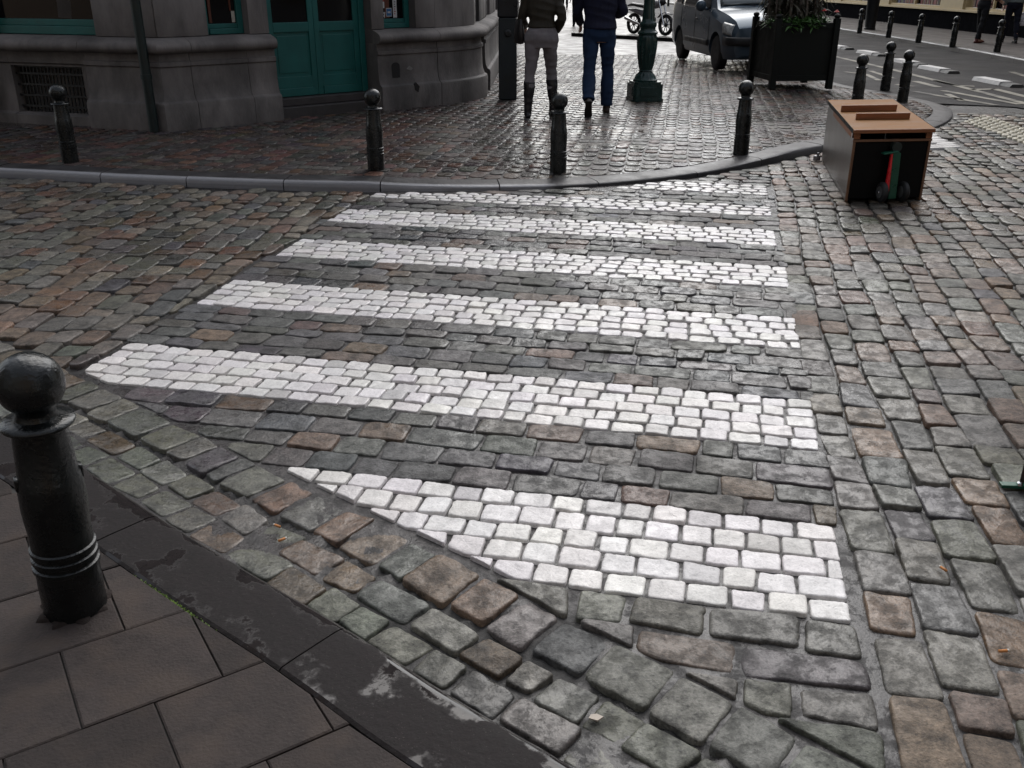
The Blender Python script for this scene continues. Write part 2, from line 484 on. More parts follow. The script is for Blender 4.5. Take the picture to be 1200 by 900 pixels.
SW = [(2.20, 2.705), (3.235, 3.69), (4.285, 4.73), (5.26, 5.685), (6.175, 6.60), (7.01, 7.35), (7.78, 8.16)]
UL, UR = -2.70, 0.47
road = Paving()
def road_put(poly, tbl, t0=T_ROW, **k):
    poly = NK.clip(poly, t0)
    if poly is None: return
    c = poly.mean(0)
    if c[1] > 8 and any(inside(q, c) for q in Q2): return
    d, i = FK.dist(c)
    if d > -0.035: return
    q = clip_half(poly, FK.p[i] + FK.n[i] * -0.015, -FK.n[i])
    if q is None: return
    pe = np.linalg.norm(np.roll(q, -1, 0) - q, axis=1).sum()
    if area(q) < 0.0035 or 12.57 * area(q) / pe ** 2 < 0.42: return
    road.put(q, pick(tbl), **k)
Q2 = [[np.array(at(x, y, 0)[:2]) for x, y in q] for q in ([(1076, 156), (1093, 155), (1135, 172), (1060, 175)], [(1128, 142), (1153, 134), (1290, 178), (1265, 190)])]
def inside(q, c):
    s = [(q[(i + 1) % 4][0] - q[i][0]) * (c[1] - q[i][1]) - (q[(i + 1) % 4][1] - q[i][1]) * (c[0] - q[i][0]) for i in range(4)]
    return all(x > 0 for x in s) or all(x < 0 for x in s)
W = lambda u, v: uv(u, v)
# dark courses between the white stripes
gaps = [(1.0, SW[0][0])] + [(SW[i][1], SW[i + 1][0]) for i in range(6)] + [(SW[6][1], 8.9)]
for gi, (b0, b1) in enumerate(gaps):
    if gi == 0:
        for p in courses(W, -2.7, UR + 0.02, b0, b1, 0.13, 0.25, 0.015, 0.006): road_put(p, GREY, wet=0.25, dome=0.007)
    else:
        for p in courses(W, UL - 0.02, UR + 0.02, b0, b1, 0.13, 0.20, 0.012, 0.004, 0.16): road_put(p, DARK, wet=0.12, dome=0.0035, tilt=0.012)
# the road to the right: columns running along the crossing's edge
def bent(u, v): return uv(u + 0.03 * math.sin(v * 0.9 + 0.5) - 0.006 * (v - 3), v)
for p in courses(lambda a, b: bent(b, a), 0.9, 13.5, 0.485, 6.2, 0.142, 0.205, 0.011, 0.005, 0.18, 0.014):
    c = p.mean(0)
    if c[1] > 13.4: continue
    t = min(1, max(0, (c[1] - 2.6) / 2.5))
    road_put(p, WARM if RG.uniform() < t else GREY, dome=0.005, roundness=1, tilt=0.028)
# the road to the left: columns at a slight angle
rl = R(-8.5)
def leftw(b, a): return uv(UL - 0.03, 4.5) + U2 * (a * math.cos(rl) + b * math.sin(rl)) * 1.0 + V2 * (b * math.cos(rl) - a * math.sin(rl))
for p in courses(leftw, -3.4, 5.2, -6.5, 0.75, 0.14, 0.19, 0.011, 0.005, 0.2, 0.012):
    e = clip_half(p, uv(UL - 0.025, 0), -U2)
    if e is not None: road_put(e, WARM, dome=0.007, tilt=0.028)
# gutter: two rows along the kerb, a deep joint, then one more row
def nkw(a, b): return NK.off(a, b)
for p in courses(nkw, 0.3, NK.len - 0.2, 0.008, T_G - 0.010, 0.116, 0.160, 0.010, 0.005, 0.16, 0.004):
    road.put(p, pick([(4, (0.10, 0.10, 0.082)), (3, (0.088, 0.088, 0.072)), (2.4, (0.095, 0.072, 0.05)), (1, (0.12, 0.115, 0.10))]), z=-0.006, wet=0.35, dome=0.005)
for p in courses(nkw, 0.3, NK.len - 0.2, T_G + 0.011, T_ROW - 0.004, 0.2, 0.150, 0.011, 0.006, 0.2, 0.004):
    road.put(p, pick(GREY), z=-0.005, wet=0.25, dome=0.0045, tilt=0.012)
# mortar and silt that fill the joints, one sheet
gx, gy = np.arange(-9, 9.01, 0.05), np.arange(0.2, 15.5, 0.05)
GX, GY = np.meshgrid(gx, gy)
Q = np.stack([GX.ravel(), GY.ravel()], 1)
uu, vv = Q @ U2, Q @ V2
cw = ((uu > UL) & (uu < UR + 0.03) & (vv > 2.1) & (vv < 8.3)).astype(float)
low = ((vv < 2.45) & (uu > -0.2) & (uu < 1.6)).astype(float)
zz = -0.019 + 0.0085 * cw + 0.007 * low * (1 - cw)
for _ in range(10):
    k = RG.normal(0, 5, 2); zz += 0.0006 * np.sin(Q @ k + RG.uniform(0, 6.3))
kd = np.full(len(Q), 9.0); m_ = (Q[:, 1] < 6.5) & (Q[:, 0] < 2); kd[m_] = NK.dists(Q[m_])
zz = np.where(np.abs(kd - T_G) < 0.03, -0.030, zz)
zz = np.where(kd < -0.1, -0.05, zz)
fd = np.full(len(Q), -9.0); m_ = Q[:, 1] > 7; fd[m_] = FK.dists(Q[m_])
zz = np.where(fd > 0.1, -0.05, zz)
ec = np.zeros((len(Q), 4)); ec[:, :3] = (0.017, 0.015, 0.0145)
ec[cw > 0, :3] = (0.040, 0.036, 0.036); ec[low > 0, :3] = (0.032, 0.029, 0.029); ec[np.abs(kd - T_G) < 0.03, :3] = (0.008, 0.007, 0.007); ec[:, 3] = 0.0 + 0.75 * low + 0.2 * cw
ny_, nx_ = GX.shape
I = np.arange(ny_ * nx_).reshape(ny_, nx_)
ef = np.stack([I[:-1, :-1], I[:-1, 1:], I[1:, 1:], I[1:, :-1]], -1).reshape(-1, 4)
road_o = road.build('road', M_SETT, (np.concatenate([Q, zz[:, None]], 1), ef, ec))
tag(road_o, 'wet cobbled street of grey and brown setts', 'road', kind='structure')

# ------------------------------------------------------------------ white sett stripes of the crossing
stripe_lab = ['white sett stripe nearest the camera, cut to a slanting point at its left end by the gutter',
              'second white sett stripe from the near kerb, its left tip behind the nearest bollard ball',
              'third white sett stripe from the near kerb', 'fourth white sett stripe from the near kerb',
              'fifth white sett stripe from the near kerb', 'sixth white sett stripe, the last full one before the far kerb',
              'shortest white sett stripe, tapering against the far curved kerb']
for i, (b0, b1) in enumerate(SW):
    pv = Paving()
    for p in courses(W, UL + RG.uniform(-0.02, 0.02), UR - (0.03 if i > 3 else 0), b0, b1, 0.094 if i < 5 else 0.085, 0.110, 0.0100, 0.0021, 0.10, 0.003):
        q = NK.clip(p, T_WHITE)
        if q is None: continue
        d, j = FK.dist(q.mean(0))
        if d > -0.1: continue
        q = clip_half(q, FK.p[j] + FK.n[j] * -0.03, -FK.n[j])
        if q is not None: pv.put(q, white(), z=0.002, dome=0.0035, roundness=1, tilt=0.012)
    tag(pv.build('crosswalk_stripe', M_WHITE), stripe_lab[i], 'crosswalk stripe', 'white stripes of the crossing', kind='structure')

# ------------------------------------------------------------------ kerbs and pavements
def wet_slab_mat(name, base, thr, rough=0.5, wet_r=0.05, scale=5.0, bscale=120, bump=0.35, tint=None, tone=False):
    """stone flag with ragged films of standing water"""
    m = mat(name, base, rough=rough, var=0.3, scale=22, bump=bump, bscale=bscale, tint=tint)
    nt = m.node_tree; N, L = nt.nodes, nt.links; b = N['Principled BSDF']
    tc = N.new('ShaderNodeTexCoord')
    n = N.new('ShaderNodeTexNoise'); n.inputs['Scale'].default_value = scale; n.inputs['Detail'].default_value = 7; n.inputs['Roughness'].default_value = 0.62
    L.new(tc.outputs['Object'], n.inputs['Vector'])
    at_ = N.new('ShaderNodeAttribute'); at_.attribute_name = 'hollow'
    ad = N.new('ShaderNodeMath'); ad.operation = 'ADD'; L.new(n.outputs['Fac'], ad.inputs[0]); L.new(at_.outputs['Fac'], ad.inputs[1])
    w = N.new('ShaderNodeMapRange'); w.inputs[1].default_value = thr; w.inputs[2].default_value = thr + 0.05; L.new(ad.outputs[0], w.inputs[0])
    # pale trodden spots and dark grit
    vo = N.new('ShaderNodeTexVoronoi'); vo.inputs['Scale'].default_value = 3.3; L.new(tc.outputs['Object'], vo.inputs['Vector'])
    nz = N.new('ShaderNodeTexNoise'); nz.inputs['Scale'].default_value = 260; nz.inputs['Detail'].default_value = 2; L.new(tc.outputs['Object'], nz.inputs['Vector'])
    sp1 = N.new('ShaderNodeMapRange'); sp1.inputs[1].default_value = 0.055; sp1.inputs[2].default_value = 0.035; sp1.inputs[4].default_value = 0.55; L.new(vo.outputs['Distance'], sp1.inputs[0])
    sp2 = N.new('ShaderNodeMapRange'); sp2.inputs[1].default_value = 0.68; sp2.inputs[2].default_value = 0.74; sp2.inputs[4].default_value = 0.6; L.new(nz.outputs['Fac'], sp2.inputs[0])
    mxs = N.new('ShaderNodeMath'); mxs.operation = 'MAXIMUM'; L.new(sp1.outputs[0], mxs.inputs[0]); L.new(sp2.outputs[0], mxs.inputs[1])
    oc = b.inputs['Base Color'].links[0].from_socket
    mc = N.new('ShaderNodeMix'); mc.data_type = 'RGBA'; L.new(mxs.outputs[0], mc.inputs['Factor']); L.new(oc, mc.inputs[6]); mc.inputs[7].default_value = (0.12, 0.105, 0.095, 1)
    L.new(mc.outputs[2], b.inputs['Base Color'])
    if tone:
        ta = N.new('ShaderNodeAttribute'); ta.attribute_name = 'tone'
        mt = N.new('ShaderNodeMix'); mt.data_type = 'RGBA'; mt.blend_type = 'MULTIPLY'; mt.inputs['Factor'].default_value = 1
        L.new(b.inputs['Base Color'].links[0].from_socket, mt.inputs[6]); L.new(ta.outputs['Fac'], mt.inputs[7]); L.new(mt.outputs[2], b.inputs['Base Color'])
    old = b.inputs['Roughness'].links[0].from_socket
    mr = N.new('ShaderNodeMix'); L.new(w.outputs[0], mr.inputs['Factor']); L.new(old, mr.inputs[2]); mr.inputs[3].default_value = wet_r
    L.new(mr.outputs[0], b.inputs['Roughness'])
    sp_ = N.new('ShaderNodeMapRange'); sp_.inputs[3].default_value = 0.12; sp_.inputs[4].default_value = 0.27; L.new(w.outputs[0], sp_.inputs[0]); L.new(sp_.outputs[0], b.inputs['Specular IOR Level'])
    for bp in [x for x in N if x.type == 'BUMP']:
        s = N.new('ShaderNodeMapRange'); s.inputs[3].default_value = bump; s.inputs[4].default_value = 0.01; L.new(w.outputs[0], s.inputs[0]); L.new(s.outputs[0], bp.inputs['Strength'])
    return m

def band(name, line, s0, s1, prof, seg_len, gap, m, step=0.12, hollow=None, lower=None):
    """kerb stones: a profile (t, z) swept along a line, cut into stones"""
    V, Fc, H = [], [], []
    s = s0
    while s < s1 - 0.05:
        e = min(s + seg_len * RG.uniform(0.85, 1.15), s1)
        k = max(2, int((e - s) / step) + 1)
        ss = np.linspace(s + gap / 2, e - gap / 2, k)
        dz = RG.normal(0, 0.0015)
        b = len(V); n = len(prof)
        for a in ss:
            for t, z in prof:
                p = line.off(a, t); V.append((p[0], p[1], z + dz - (lower(p[0]) if (lower and z > 0.0) else 0.0) * min(1.0, z / 0.064)))
                H.append(hollow(t, z, p) if hollow else 0.0)
        for i in range(k - 1):
            for j in range(n - 1): Fc.append((b + i * n + j, b + (i + 1) * n + j, b + (i + 1) * n + j + 1, b + i * n + j + 1))
        Fc.append(tuple(b + j for j in range(n))); Fc.append(tuple(b + (k - 1) * n + j for j in range(n - 1, -1, -1)))
        s = e
    me = bpy.data.meshes.new(name); me.from_pydata(V, [], Fc); me.update()
    bm = bmesh.new(); bm.from_mesh(me); bmesh.ops.recalc_face_normals(bm, faces=bm.faces); bm.to_mesh(me); bm.free()
    a = me.attributes.new('hollow', 'FLOAT', 'POINT'); a.data.foreach_set('value', H)
    return smooth_angle(link(name, me, m), 30)

M_KERB = wet_slab_mat('dark bluestone kerb', (0.021, 0.018, 0.018), 0.575, rough=0.7, scale=5.5, bscale=70, bump=0.35)
KW = 0.228
prof_near = [(-KW + 0.003, -0.1), (-KW + 0.003, 0.012), (-KW + 0.012, 0.018), (-0.17, 0.020), (-0.12, 0.020), (-0.07, 0.0205), (-0.035, 0.020), (-0.016, 0.016), (-0.004, 0.006), (0.0, -0.01), (0.0, -0.1)]
s_joint = min(range(len(NK.p)), key=lambda i: np.linalg.norm(NK.p[i] - np.array((-0.29, 1.95))))
sj = NK.s[s_joint]
def hol(t, z, p): return 0.16 if t > -0.03 else (0.09 if t < -0.19 else (-0.02 if -0.15 < t < -0.06 else 0.03))
kA = band('kerb', NK, 0.5, NK.len - 0.1, prof_near, 1.0, 0.005, M_KERB, 0.05, hol)
tag(kA, 'flush dark bluestone kerb with wet patches beside the near pavement', 'kerb', kind='structure')

M_FKERB = mat('far bluestone kerb', (0.036, 0.034, 0.036), spec=0.3, rough=0.45, var=0.4, scale=5, bump=0.3, bscale=50, tint=(0.04, 0.038, 0.038))
PZ = 0.07
def drop(x):
    t = min(1.0, max(0.0, (x - 2.9) / 1.3))
    return max(0.042 * max(0.0, 1 - ((x - 0.75) / 1.9) ** 2) ** 0.7, 0.05 * t * t * (3 - 2 * t))
def pz(x, y):
    d, _ = FK.dist(np.array((x, y)))
    return PZ - drop(x) * max(0.0, min(1.0, 1.15 - max(d, 0.0) / 1.1))
prof_far = [(0.0, -0.1), (0.0, 0.035), (0.006, 0.052), (0.02, 0.064), (0.045, PZ), (0.12, PZ + 0.002), (0.24, PZ + 0.002), (0.24, -0.1)]
def pale_edge(m, c):  # mixes a paler colour into the front edge where the hollow attribute is set
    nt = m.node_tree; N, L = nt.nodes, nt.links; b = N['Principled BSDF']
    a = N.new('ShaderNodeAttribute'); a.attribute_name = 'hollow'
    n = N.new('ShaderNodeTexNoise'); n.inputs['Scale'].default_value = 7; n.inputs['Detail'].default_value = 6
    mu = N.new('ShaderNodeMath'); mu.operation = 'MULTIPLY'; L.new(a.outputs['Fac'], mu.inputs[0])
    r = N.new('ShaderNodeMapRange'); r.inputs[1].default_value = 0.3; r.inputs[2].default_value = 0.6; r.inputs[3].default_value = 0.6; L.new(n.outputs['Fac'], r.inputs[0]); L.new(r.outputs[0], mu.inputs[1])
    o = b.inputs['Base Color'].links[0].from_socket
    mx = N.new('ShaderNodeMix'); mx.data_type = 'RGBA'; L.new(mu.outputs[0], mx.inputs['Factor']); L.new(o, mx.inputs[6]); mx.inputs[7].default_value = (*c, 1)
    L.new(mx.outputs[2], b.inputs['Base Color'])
pale_edge(M_FKERB, (0.33, 0.33, 0.35))
kB = band('kerb', FK, 0.2, FK.len - 1, prof_far, 0.95, 0.010, M_FKERB, 0.12, lambda t, z, p: (1.0 if (t < 0.03 and z > 0.03) else 0.0) * (1.0 if p[0] < 0.3 else 0.1), drop)  # pale front edge, fainter on the right
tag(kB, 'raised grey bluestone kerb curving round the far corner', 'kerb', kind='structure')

# near pavement of square flags
M_FLAG = wet_slab_mat('brown concrete flags', (0.040, 0.033, 0.031), 0.64, rough=0.66, wet_r=0.3, scale=3.0, bscale=110, bump=0.36, tint=(0.052, 0.041, 0.036), tone=True)
D1 = np.array([0.842, 0.540]); D1 /= np.linalg.norm(D1); D2 = np.array([D1[1], -D1[0]])
fb = MB(); tones = []
for j in range(-16, 8):
    n0 = -1.918 + 0.3175 * j
    for i in range(-18, 8):
        a0 = 0.055 + 0.325 * i + (0.16 if j % 2 == 0 else 0.0)
        q = np.array([D1 * (a0 + x) + D2 * (n0 + y) for x, y in ((0.0017, 0.0017), (0.3233, 0.0017), (0.3233, 0.3158), (0.0017, 0.3158))])
        c = q.mean(0)
        d, k = NK.dist(c)
        if d > 0.15: continue
        if d > -0.75: q = clip_half(q, NK.p[k] - NK.n[k] * (KW + 0.002), -NK.n[k])
        if q is None or c[1] < -3: continue
        dz = RG.normal(0, 0.0012); tx, ty = RG.normal(0, 0.004, 2)
        n = len(q); cc = q.mean(0)
        zt = [0.02 + dz + tx * (p[0] - cc[0]) + ty * (p[1] - cc[1]) for p in q]
        inn = [cc + (p - cc) * (1 - 0.006 / max(0.03, np.linalg.norm(p - cc))) for p in q]
        vs = [(p[0], p[1], z) for p, z in zip(inn, zt)] + [(p[0], p[1], z - 0.003) for p, z in zip(q, zt)] + [(p[0], p[1], -0.05) for p in q]
        fs = [tuple(range(n))] + [(r * n + i2, r * n + (i2 + 1) % n, (r + 1) * n + (i2 + 1) % n, (r + 1) * n + i2) for r in (0, 1) for i2 in range(n)]
        fb.add(vs, fs); tones += [float(np.clip(RG.normal(1, 0.17), 0.65, 1.5))] * len(vs)
pv = fb.build('pavement', M_FLAG)
at_ = pv.data.attributes.new('hollow', 'FLOAT', 'POINT'); at_.data.foreach_set('value', [0.0] * len(pv.data.vertices))
at_ = pv.data.attributes.new('tone', 'FLOAT', 'POINT'); at_.data.foreach_set('value', tones)
tag(pv, 'near pavement of square brown concrete flags', 'pavement', kind='structure')
# bedding under flags
bd = MB(); pl_ = [NK.off(s, -0.02) for s in np.linspace(0.2, NK.len - 0.1, 40)]
bd.add([(p[0], p[1], 0.006) for p in pl_] + [(-9, -4, 0.006), (-9, 6, 0.006)], [tuple(range(42))])
tag(bd.build('pavement_bedding', mat('bedding', (0.03, 0.028, 0.025), 0.7)), 'dark sand bed seen in the joints between the flags', 'ground', kind='structure')

# far pavement: reddish setts near, then a sheet
fp = Paving()
fa = R(2)
def farw(b, a): return U2 * (a * math.cos(fa) - b * math.sin(fa)) + V2 * (b * math.cos(fa) + a * math.sin(fa))
for p in courses(farw, 6.5, 24.5, -9.5, 4.9, 0.142, 0.2, 0.010, 0.004, 0.15, 0.012):
    c = p.mean(0)
    if c[0] < -7.5 or c[1] > 22: continue
    if c[1] - 10.9 > 0 and c[0] < -1.6 and c[1] > 12.9 + (c[0] + 1.0) * 0.83 + 1.2: continue
    d, k = FK.dist(c)
    if d < 0.15: continue
    q = clip_half(p, FK.p[k] + FK.n[k] * 0.248, FK.n[k])
    if q is None: continue
    right = c[0] > -0.6 + (c[1] - 8) * 0.05
    fp.put(q, pick(REDD if RG.uniform() < (0.45 if right else 0.8) else MIXD), z=pz(c[0], c[1]), dome=0.0016, roundness=1, tilt=0.006, wet=0.45 if right else 0.0)
gx, gy = np.arange(-9, 6.5, 0.25), np.arange(6.5, 23, 0.25)
GX, GY = np.meshgrid(gx, gy); Q = np.stack([GX.ravel(), GY.ravel()], 1)
fd = np.array([FK.dist(q)[0] for q in Q])
I = np.arange(GX.size).reshape(GX.shape)
ef = np.stack([I[:-1, :-1], I[:-1, 1:], I[1:, 1:], I[1:, :-1]], -1).reshape(-1, 4)
ef = ef[(fd[ef] > 0.05).all(1)]
ec = np.zeros((len(Q), 4)); ec[:, :3] = (0.045, 0.037, 0.034); ec[:, 3] = 0.3
tag(fp.build('pavement', M_PAVE, (np.concatenate([Q, np.array([pz(*q) - 0.007 for q in Q])[:, None]], 1), ef, ec)),
    'wet reddish sett pavement round the corner building', 'pavement', kind='structure')

def brick_sheet(name, base, c2, rough):
    m = bpy.data.materials.new(name); m.use_nodes = True
    nt = m.node_tree; N, L = nt.nodes, nt.links; b = N['Principled BSDF']
    tc = N.new('ShaderNodeTexCoord'); mp = N.new('ShaderNodeMapping'); mp.inputs['Rotation'].default_value = (0, 0, R(78)); L.new(tc.outputs['Object'], mp.inputs[0])
    br = N.new('ShaderNodeTexBrick'); br.inputs['Scale'].default_value = 1; br.inputs['Brick Width'].default_value = 0.2; br.inputs['Row Height'].default_value = 0.14
    br.inputs['Mortar Size'].default_value = 0.008; br.inputs['Color1'].default_value = (*base, 1); br.inputs['Color2'].default_value = (*c2, 1); br.inputs['Mortar'].default_value = (0.05, 0.045, 0.04, 1)
    L.new(mp.outputs[0], br.inputs['Vector']); L.new(br.outputs['Color'], b.inputs['Base Color'])
    n = N.new('ShaderNodeTexNoise'); n.inputs['Scale'].default_value = 3; n.inputs['Detail'].default_value = 6; L.new(tc.outputs['Object'], n.inputs['Vector'])
    r = N.new('ShaderNodeMapRange'); r.inputs[1].default_value = 0.35; r.inputs[2].default_value = 0.65; r.inputs[3].default_value = rough - 0.1; r.inputs[4].default_value = rough + 0.15
    L.new(n.outputs['Fac'], r.inputs[0]); L.new(r.outputs[0], b.inputs['Roughness'])
    bp = N.new('ShaderNodeBump'); bp.inputs['Strength'].default_value = 0.5; bp.inputs['Distance'].default_value = 0.01
    inv = N.new('ShaderNodeMath'); inv.operation = 'SUBTRACT'; inv.inputs[0].default_value = 1; L.new(br.outputs['Fac'], inv.inputs[1]); L.new(inv.outputs[0], bp.inputs['Height']); L.new(bp.outputs[0], b.inputs['Normal'])
    return m
M_FAR = brick_sheet('distant setts', (0.075, 0.058, 0.052), (0.06, 0.052, 0.05), 0.4)
sh = MB()
edge = [FK.off(s, 0.23) for s in np.linspace(0, FK.len - 1.2, 160)]
edge = [p for p in edge if p[1] > 21.5]
sh.add([(p[0], p[1], PZ - 0.002) for p in edge] + [(6, 110, PZ - 0.002), (-3, 110, PZ - 0.002), (-3, 21.5, PZ - 0.002)], [tuple(range(len(edge) + 3))])
tag(sh.build('pavement', M_FAR), 'pedestrian street running away behind the walkers', 'pavement', kind='structure')

# ground, asphalt street, far pavement of the shop
gr = MB().add([(-150, -60, -0.12), (150, -60, -0.12), (150, 240, -0.12), (-150, 240, -0.12)], [(0, 1, 2, 3)])
tag(gr.build('ground', mat('ground', (0.07, 0.065, 0.06), 0.6)), 'ground under the town', 'ground', kind='structure')
M_ASPH = mat('wet asphalt', (0.021, 0.020, 0.021), spec=0.1, rough=0.65, var=0.25, scale=1.3, bump=0.5, bscale=140, tint=(0.027, 0.024, 0.024))
asph = MB()
ae = [FK.off(s, -0.01) for s in np.linspace(0, FK.len - 1.2, 200)]
ae = [p for p in ae if p[1] > 13.4 and p[0] > 4]
asph.add([(p[0], p[1], -0.004) for p in ae] + [(6.5, 110, -0.004), (10.95, 110, -0.004), (10.95, 19, -0.004), (10.3, 13.5, -0.004), (9.6, 10, -0.004), (7.6, 10, -0.004), (6.9, 13.2, -0.004)], [tuple(range(len(ae) + 7))])
tag(asph.build('street', M_ASPH), 'wet grey asphalt street beyond the cobbles', 'street', kind='structure')
sp = MB()
SE = Line([(9.2, 10), (9.95, 15), (10.35, 19.5), (10.7, 24.8), (10.85, 32.5), (11.0, 60), (11.0, 100)])
se = [SE.off(s, -0.14) for s in np.linspace(0, SE.len - 0.3, 60)]
sp.add([(p[0], p[1], 0.115) for p in se] + [(22, 100, 0.115), (22, 8, 0.115)], [tuple(range(len(se) + 2))])
tag(sp.build('pavement', brick_sheet('shop side paving', (0.055, 0.042, 0.037), (0.046, 0.039, 0.036), 0.6)), 'brown pavement in front of the cream shop', 'pavement', kind='structure')
kC = band('kerb', SE, 0.2, SE.len - 0.6, [(0.0, -0.1), (0.0, 0.09), (-0.015, 0.115), (-0.05, 0.121), (-0.14, 0.121), (-0.14, -0.1)], 1.0, 0.012,
          mat('shop kerb', (0.09, 0.086, 0.086), rough=0.35, var=0.35, scale=3), 0.3)
tag(kC, 'wet kerb along the shop side of the asphalt street', 'kerb', kind='structure')

# painted marks on the asphalt
M_PAINT = mat('worn cream road paint', (0.24, 0.225, 0.19), spec=0.2, rough=0.6, var=0.4, scale=5, tint=(0.05, 0.048, 0.046))
mk_ = MB()
def strip(px, w, z=0.0015):
    P = [at(x, y, z) for x, y in px]
    for a, b in zip(P[:-1], P[1:]):
        d = (b - a).normalized(); n = Vector((-d.y, d.x, 0)) * w / 2
        mk_.add([a - n, b - n, b + n, a + n], [(0, 1, 2, 3)])
strip([(978, 66), (1040, 80), (1120, 100), (1205, 122)], 0.13)
for s_, w_ in (([(1072, 107), (1100, 112), (1168, 123)], 0.12), ([(1105, 106), (1150, 114), (1195, 122)], 0.12), ([(1138, 105), (1165, 104), (1210, 115)], 0.14),
               ([(1072, 95), (1100, 102)], 0.14), ([(1094, 94), (1120, 100), (1142, 101)], 0.1), ([(990, 84), (1015, 87), (1030, 94)], 0.1), ([(1020, 83), (1048, 92)], 0.1), ([(1050, 99), (1072, 101)], 0.12),
               ([(1185, 84), (1215, 93)], 0.12), ([(1110, 110), (1128, 118)], 0.1)): strip(s_, w_)
tag(mk_.build('road_markings', M_PAINT), 'worn cream lines and symbols painted on the asphalt', 'road marking', kind='structure')

# second crossing by the street corner: pale sett stripes
def quadpave(name, px, lab, tintc):
    P = [np.array(at(x, y, 0)[:2]) for x, y in px]
    pv = Paving()
    def w(a, b):
        return P[0] * (1 - a) * (1 - b) + P[1] * a * (1 - b) + P[2] * a * b + P[3] * (1 - a) * b
    la, lb = np.linalg.norm(P[1] - P[0]), np.linalg.norm(P[3] - P[0])
    for p in courses(lambda a, b: w(a / la, b / lb), 0, la, 0, lb, 0.13, 0.17, 0.012, 0.003):
        k = RG.uniform(0.85, 1.1); pv.put(p, tuple(x * k for x in tintc), z=0.004, dome=0.0012, roundness=1, tilt=0.004)
    tag(pv.build(name, M_WHITE), lab, 'crosswalk stripe', 'pale stripes of the second crossing', kind='structure')
quadpave('crosswalk_stripe', [(1076, 156), (1093, 155), (1135, 172), (1060, 175)], 'short white sett stripe just right of the wooden crate', (0.62, 0.60, 0.58))
quadpave('crosswalk_stripe', [(1128, 142), (1153, 134), (1290, 178), (1265, 190)], 'yellowish sett stripe running out at the right edge', (0.40, 0.37, 0.29))

# ------------------------------------------------------------------ corner building (left)
M_STONE = mat('weathered grey stone', (0.155, 0.140, 0.134), rough=0.8, var=0.5, scale=2.6, bump=0.5, bscale=45, tint=(0.065, 0.058, 0.056), stretch=(1, 1, 0.35))
M_PLINTH = mat('dark weathered plinth stone', (0.130, 0.117, 0.112), rough=0.75, var=0.55, scale=3.0, bump=0.5, bscale=45, tint=(0.055, 0.05, 0.048), stretch=(1, 1, 0.5))
M_TEAL = mat('teal green paint', (0.010, 0.105, 0.097), rough=0.42, var=0.18, scale=3, bump=0.08, bscale=80)
M_PANE = mat('dark window glass', (0.004, 0.004, 0.005), spec=0.3, rough=0.08, var=0.2, scale=1, bump=0.0, rvar=0.03)
M_IRON = mat('black iron', (0.008, 0.009, 0.010), rough=0.45, var=0.3, scale=9, bump=0.2, bscale=70)
A_, B_ = Vector((-3.8, 10.62)), Vector((-1.0, 12.95))
L_ = Vector((-12.0, 13.25))
bld = thing('corner_building', 'grey stone corner building with teal green door and windows', 'building', (-2.4, 11.8, 0))
BO = Vector(bld.location)

def frame2(P, Q):
    d = (Q - P).normalized(); n = Vector((d.y, -d.x))
    return d, n
def facade(P, Q):
    d, n = frame2(P, Q)
    M = Matrix(((d.x, n.x, 0, P.x - BO.x), (d.y, n.y, 0, P.y - BO.y), (0, 0, 1, 0), (0, 0, 0, 1)))
    return M
F1, F2 = facade(A_, A_ + (A_ - L_)), facade(A_, B_)     # F1: s runs negative to the left
C0 = [Vector((-1.0, 12.95)), Vector((-0.80, 13.17)), Vector((-0.64, 13.45)), Vector((-0.53, 13.8))]
D_ = Vector((-0.45, 16.2)); E_ = Vector((0.2, 40.0))
F3 = facade(C0[-1], D_)

def sweep(mb, path, prof, cap=True):
    """closed profile (out, z) swept along a plan path, mitred"""
    n = len(prof); vs = []
    for i, p in enumerate(path):
        ds = []
        if i > 0: ds.append((p - path[i - 1]).normalized())
        if i < len(path) - 1: ds.append((path[i + 1] - p).normalized())
        ns = [Vector((d.y, -d.x)) for d in ds]
        m = sum(ns, Vector((0, 0))).normalized(); k = 1 / max(0.4, m.dot(ns[0]))
        for o, z in prof: vs.append((p.x + m.x * o * k - BO.x, p.y + m.y * o * k - BO.y, z))
    fs = []
    for i in range(len(path) - 1):
        for j in range(n): fs.append((i * n + j, (i + 1) * n + j, (i + 1) * n + (j + 1) % n, i * n + (j + 1) % n))
    if cap: fs.append(tuple(range(n))); fs.append(tuple((len(path) - 1) * n + j for j in range(n - 1, -1, -1)))
    mb.add(vs, fs)
def onF2(s): return A_ + frame2(A_, B_)[0] * s
def onF1(s): return A_ + frame2(L_, A_)[0] * (-s)
G0 = 0.0
flare = [(-0.4, G0), (0.17, G0), (0.175, 0.33), (0.165, 0.355), (0.13, 0.375), (0.105, 0.44), (0.098, 0.52), (0.095, 0.72), (0.112, 0.735), (0.112, 0.775), (0.085, 0.785), (0.085, 0.86), (-0.4, 0.86)]
flat = [(-0.4, G0), (0.10, G0), (0.10, 0.17), (0.03, 0.19), (0.03, 0.72), (0.055, 0.735), (0.055, 0.86), (-0.4, 0.86)]
torus = [(-0.4, 0.86), (0.10, 0.862), (0.15, 0.872), (0.178, 0.90), (0.182, 0.935), (0.165, 0.97), (0.11, 0.995), (0.02, 1.02), (-0.4, 1.03)]
DS0, DS1 = 1.30, 2.66
p_ = MB()
sweep(p_, [onF1(0.93), A_, onF2(0.28)], flare); sweep(p_, [onF2(0.286), onF2(0.95)], flare); sweep(p_, [onF2(0.955), onF2(DS0)], flare)
sweep(p_, [onF2(DS1 + 0.02), onF2(3.59)], flare); sweep(p_, [onF2(3.60), C0[0], C0[1], C0[2], C0[3], D_ * 0.1 + C0[3] * 0.9], flare)
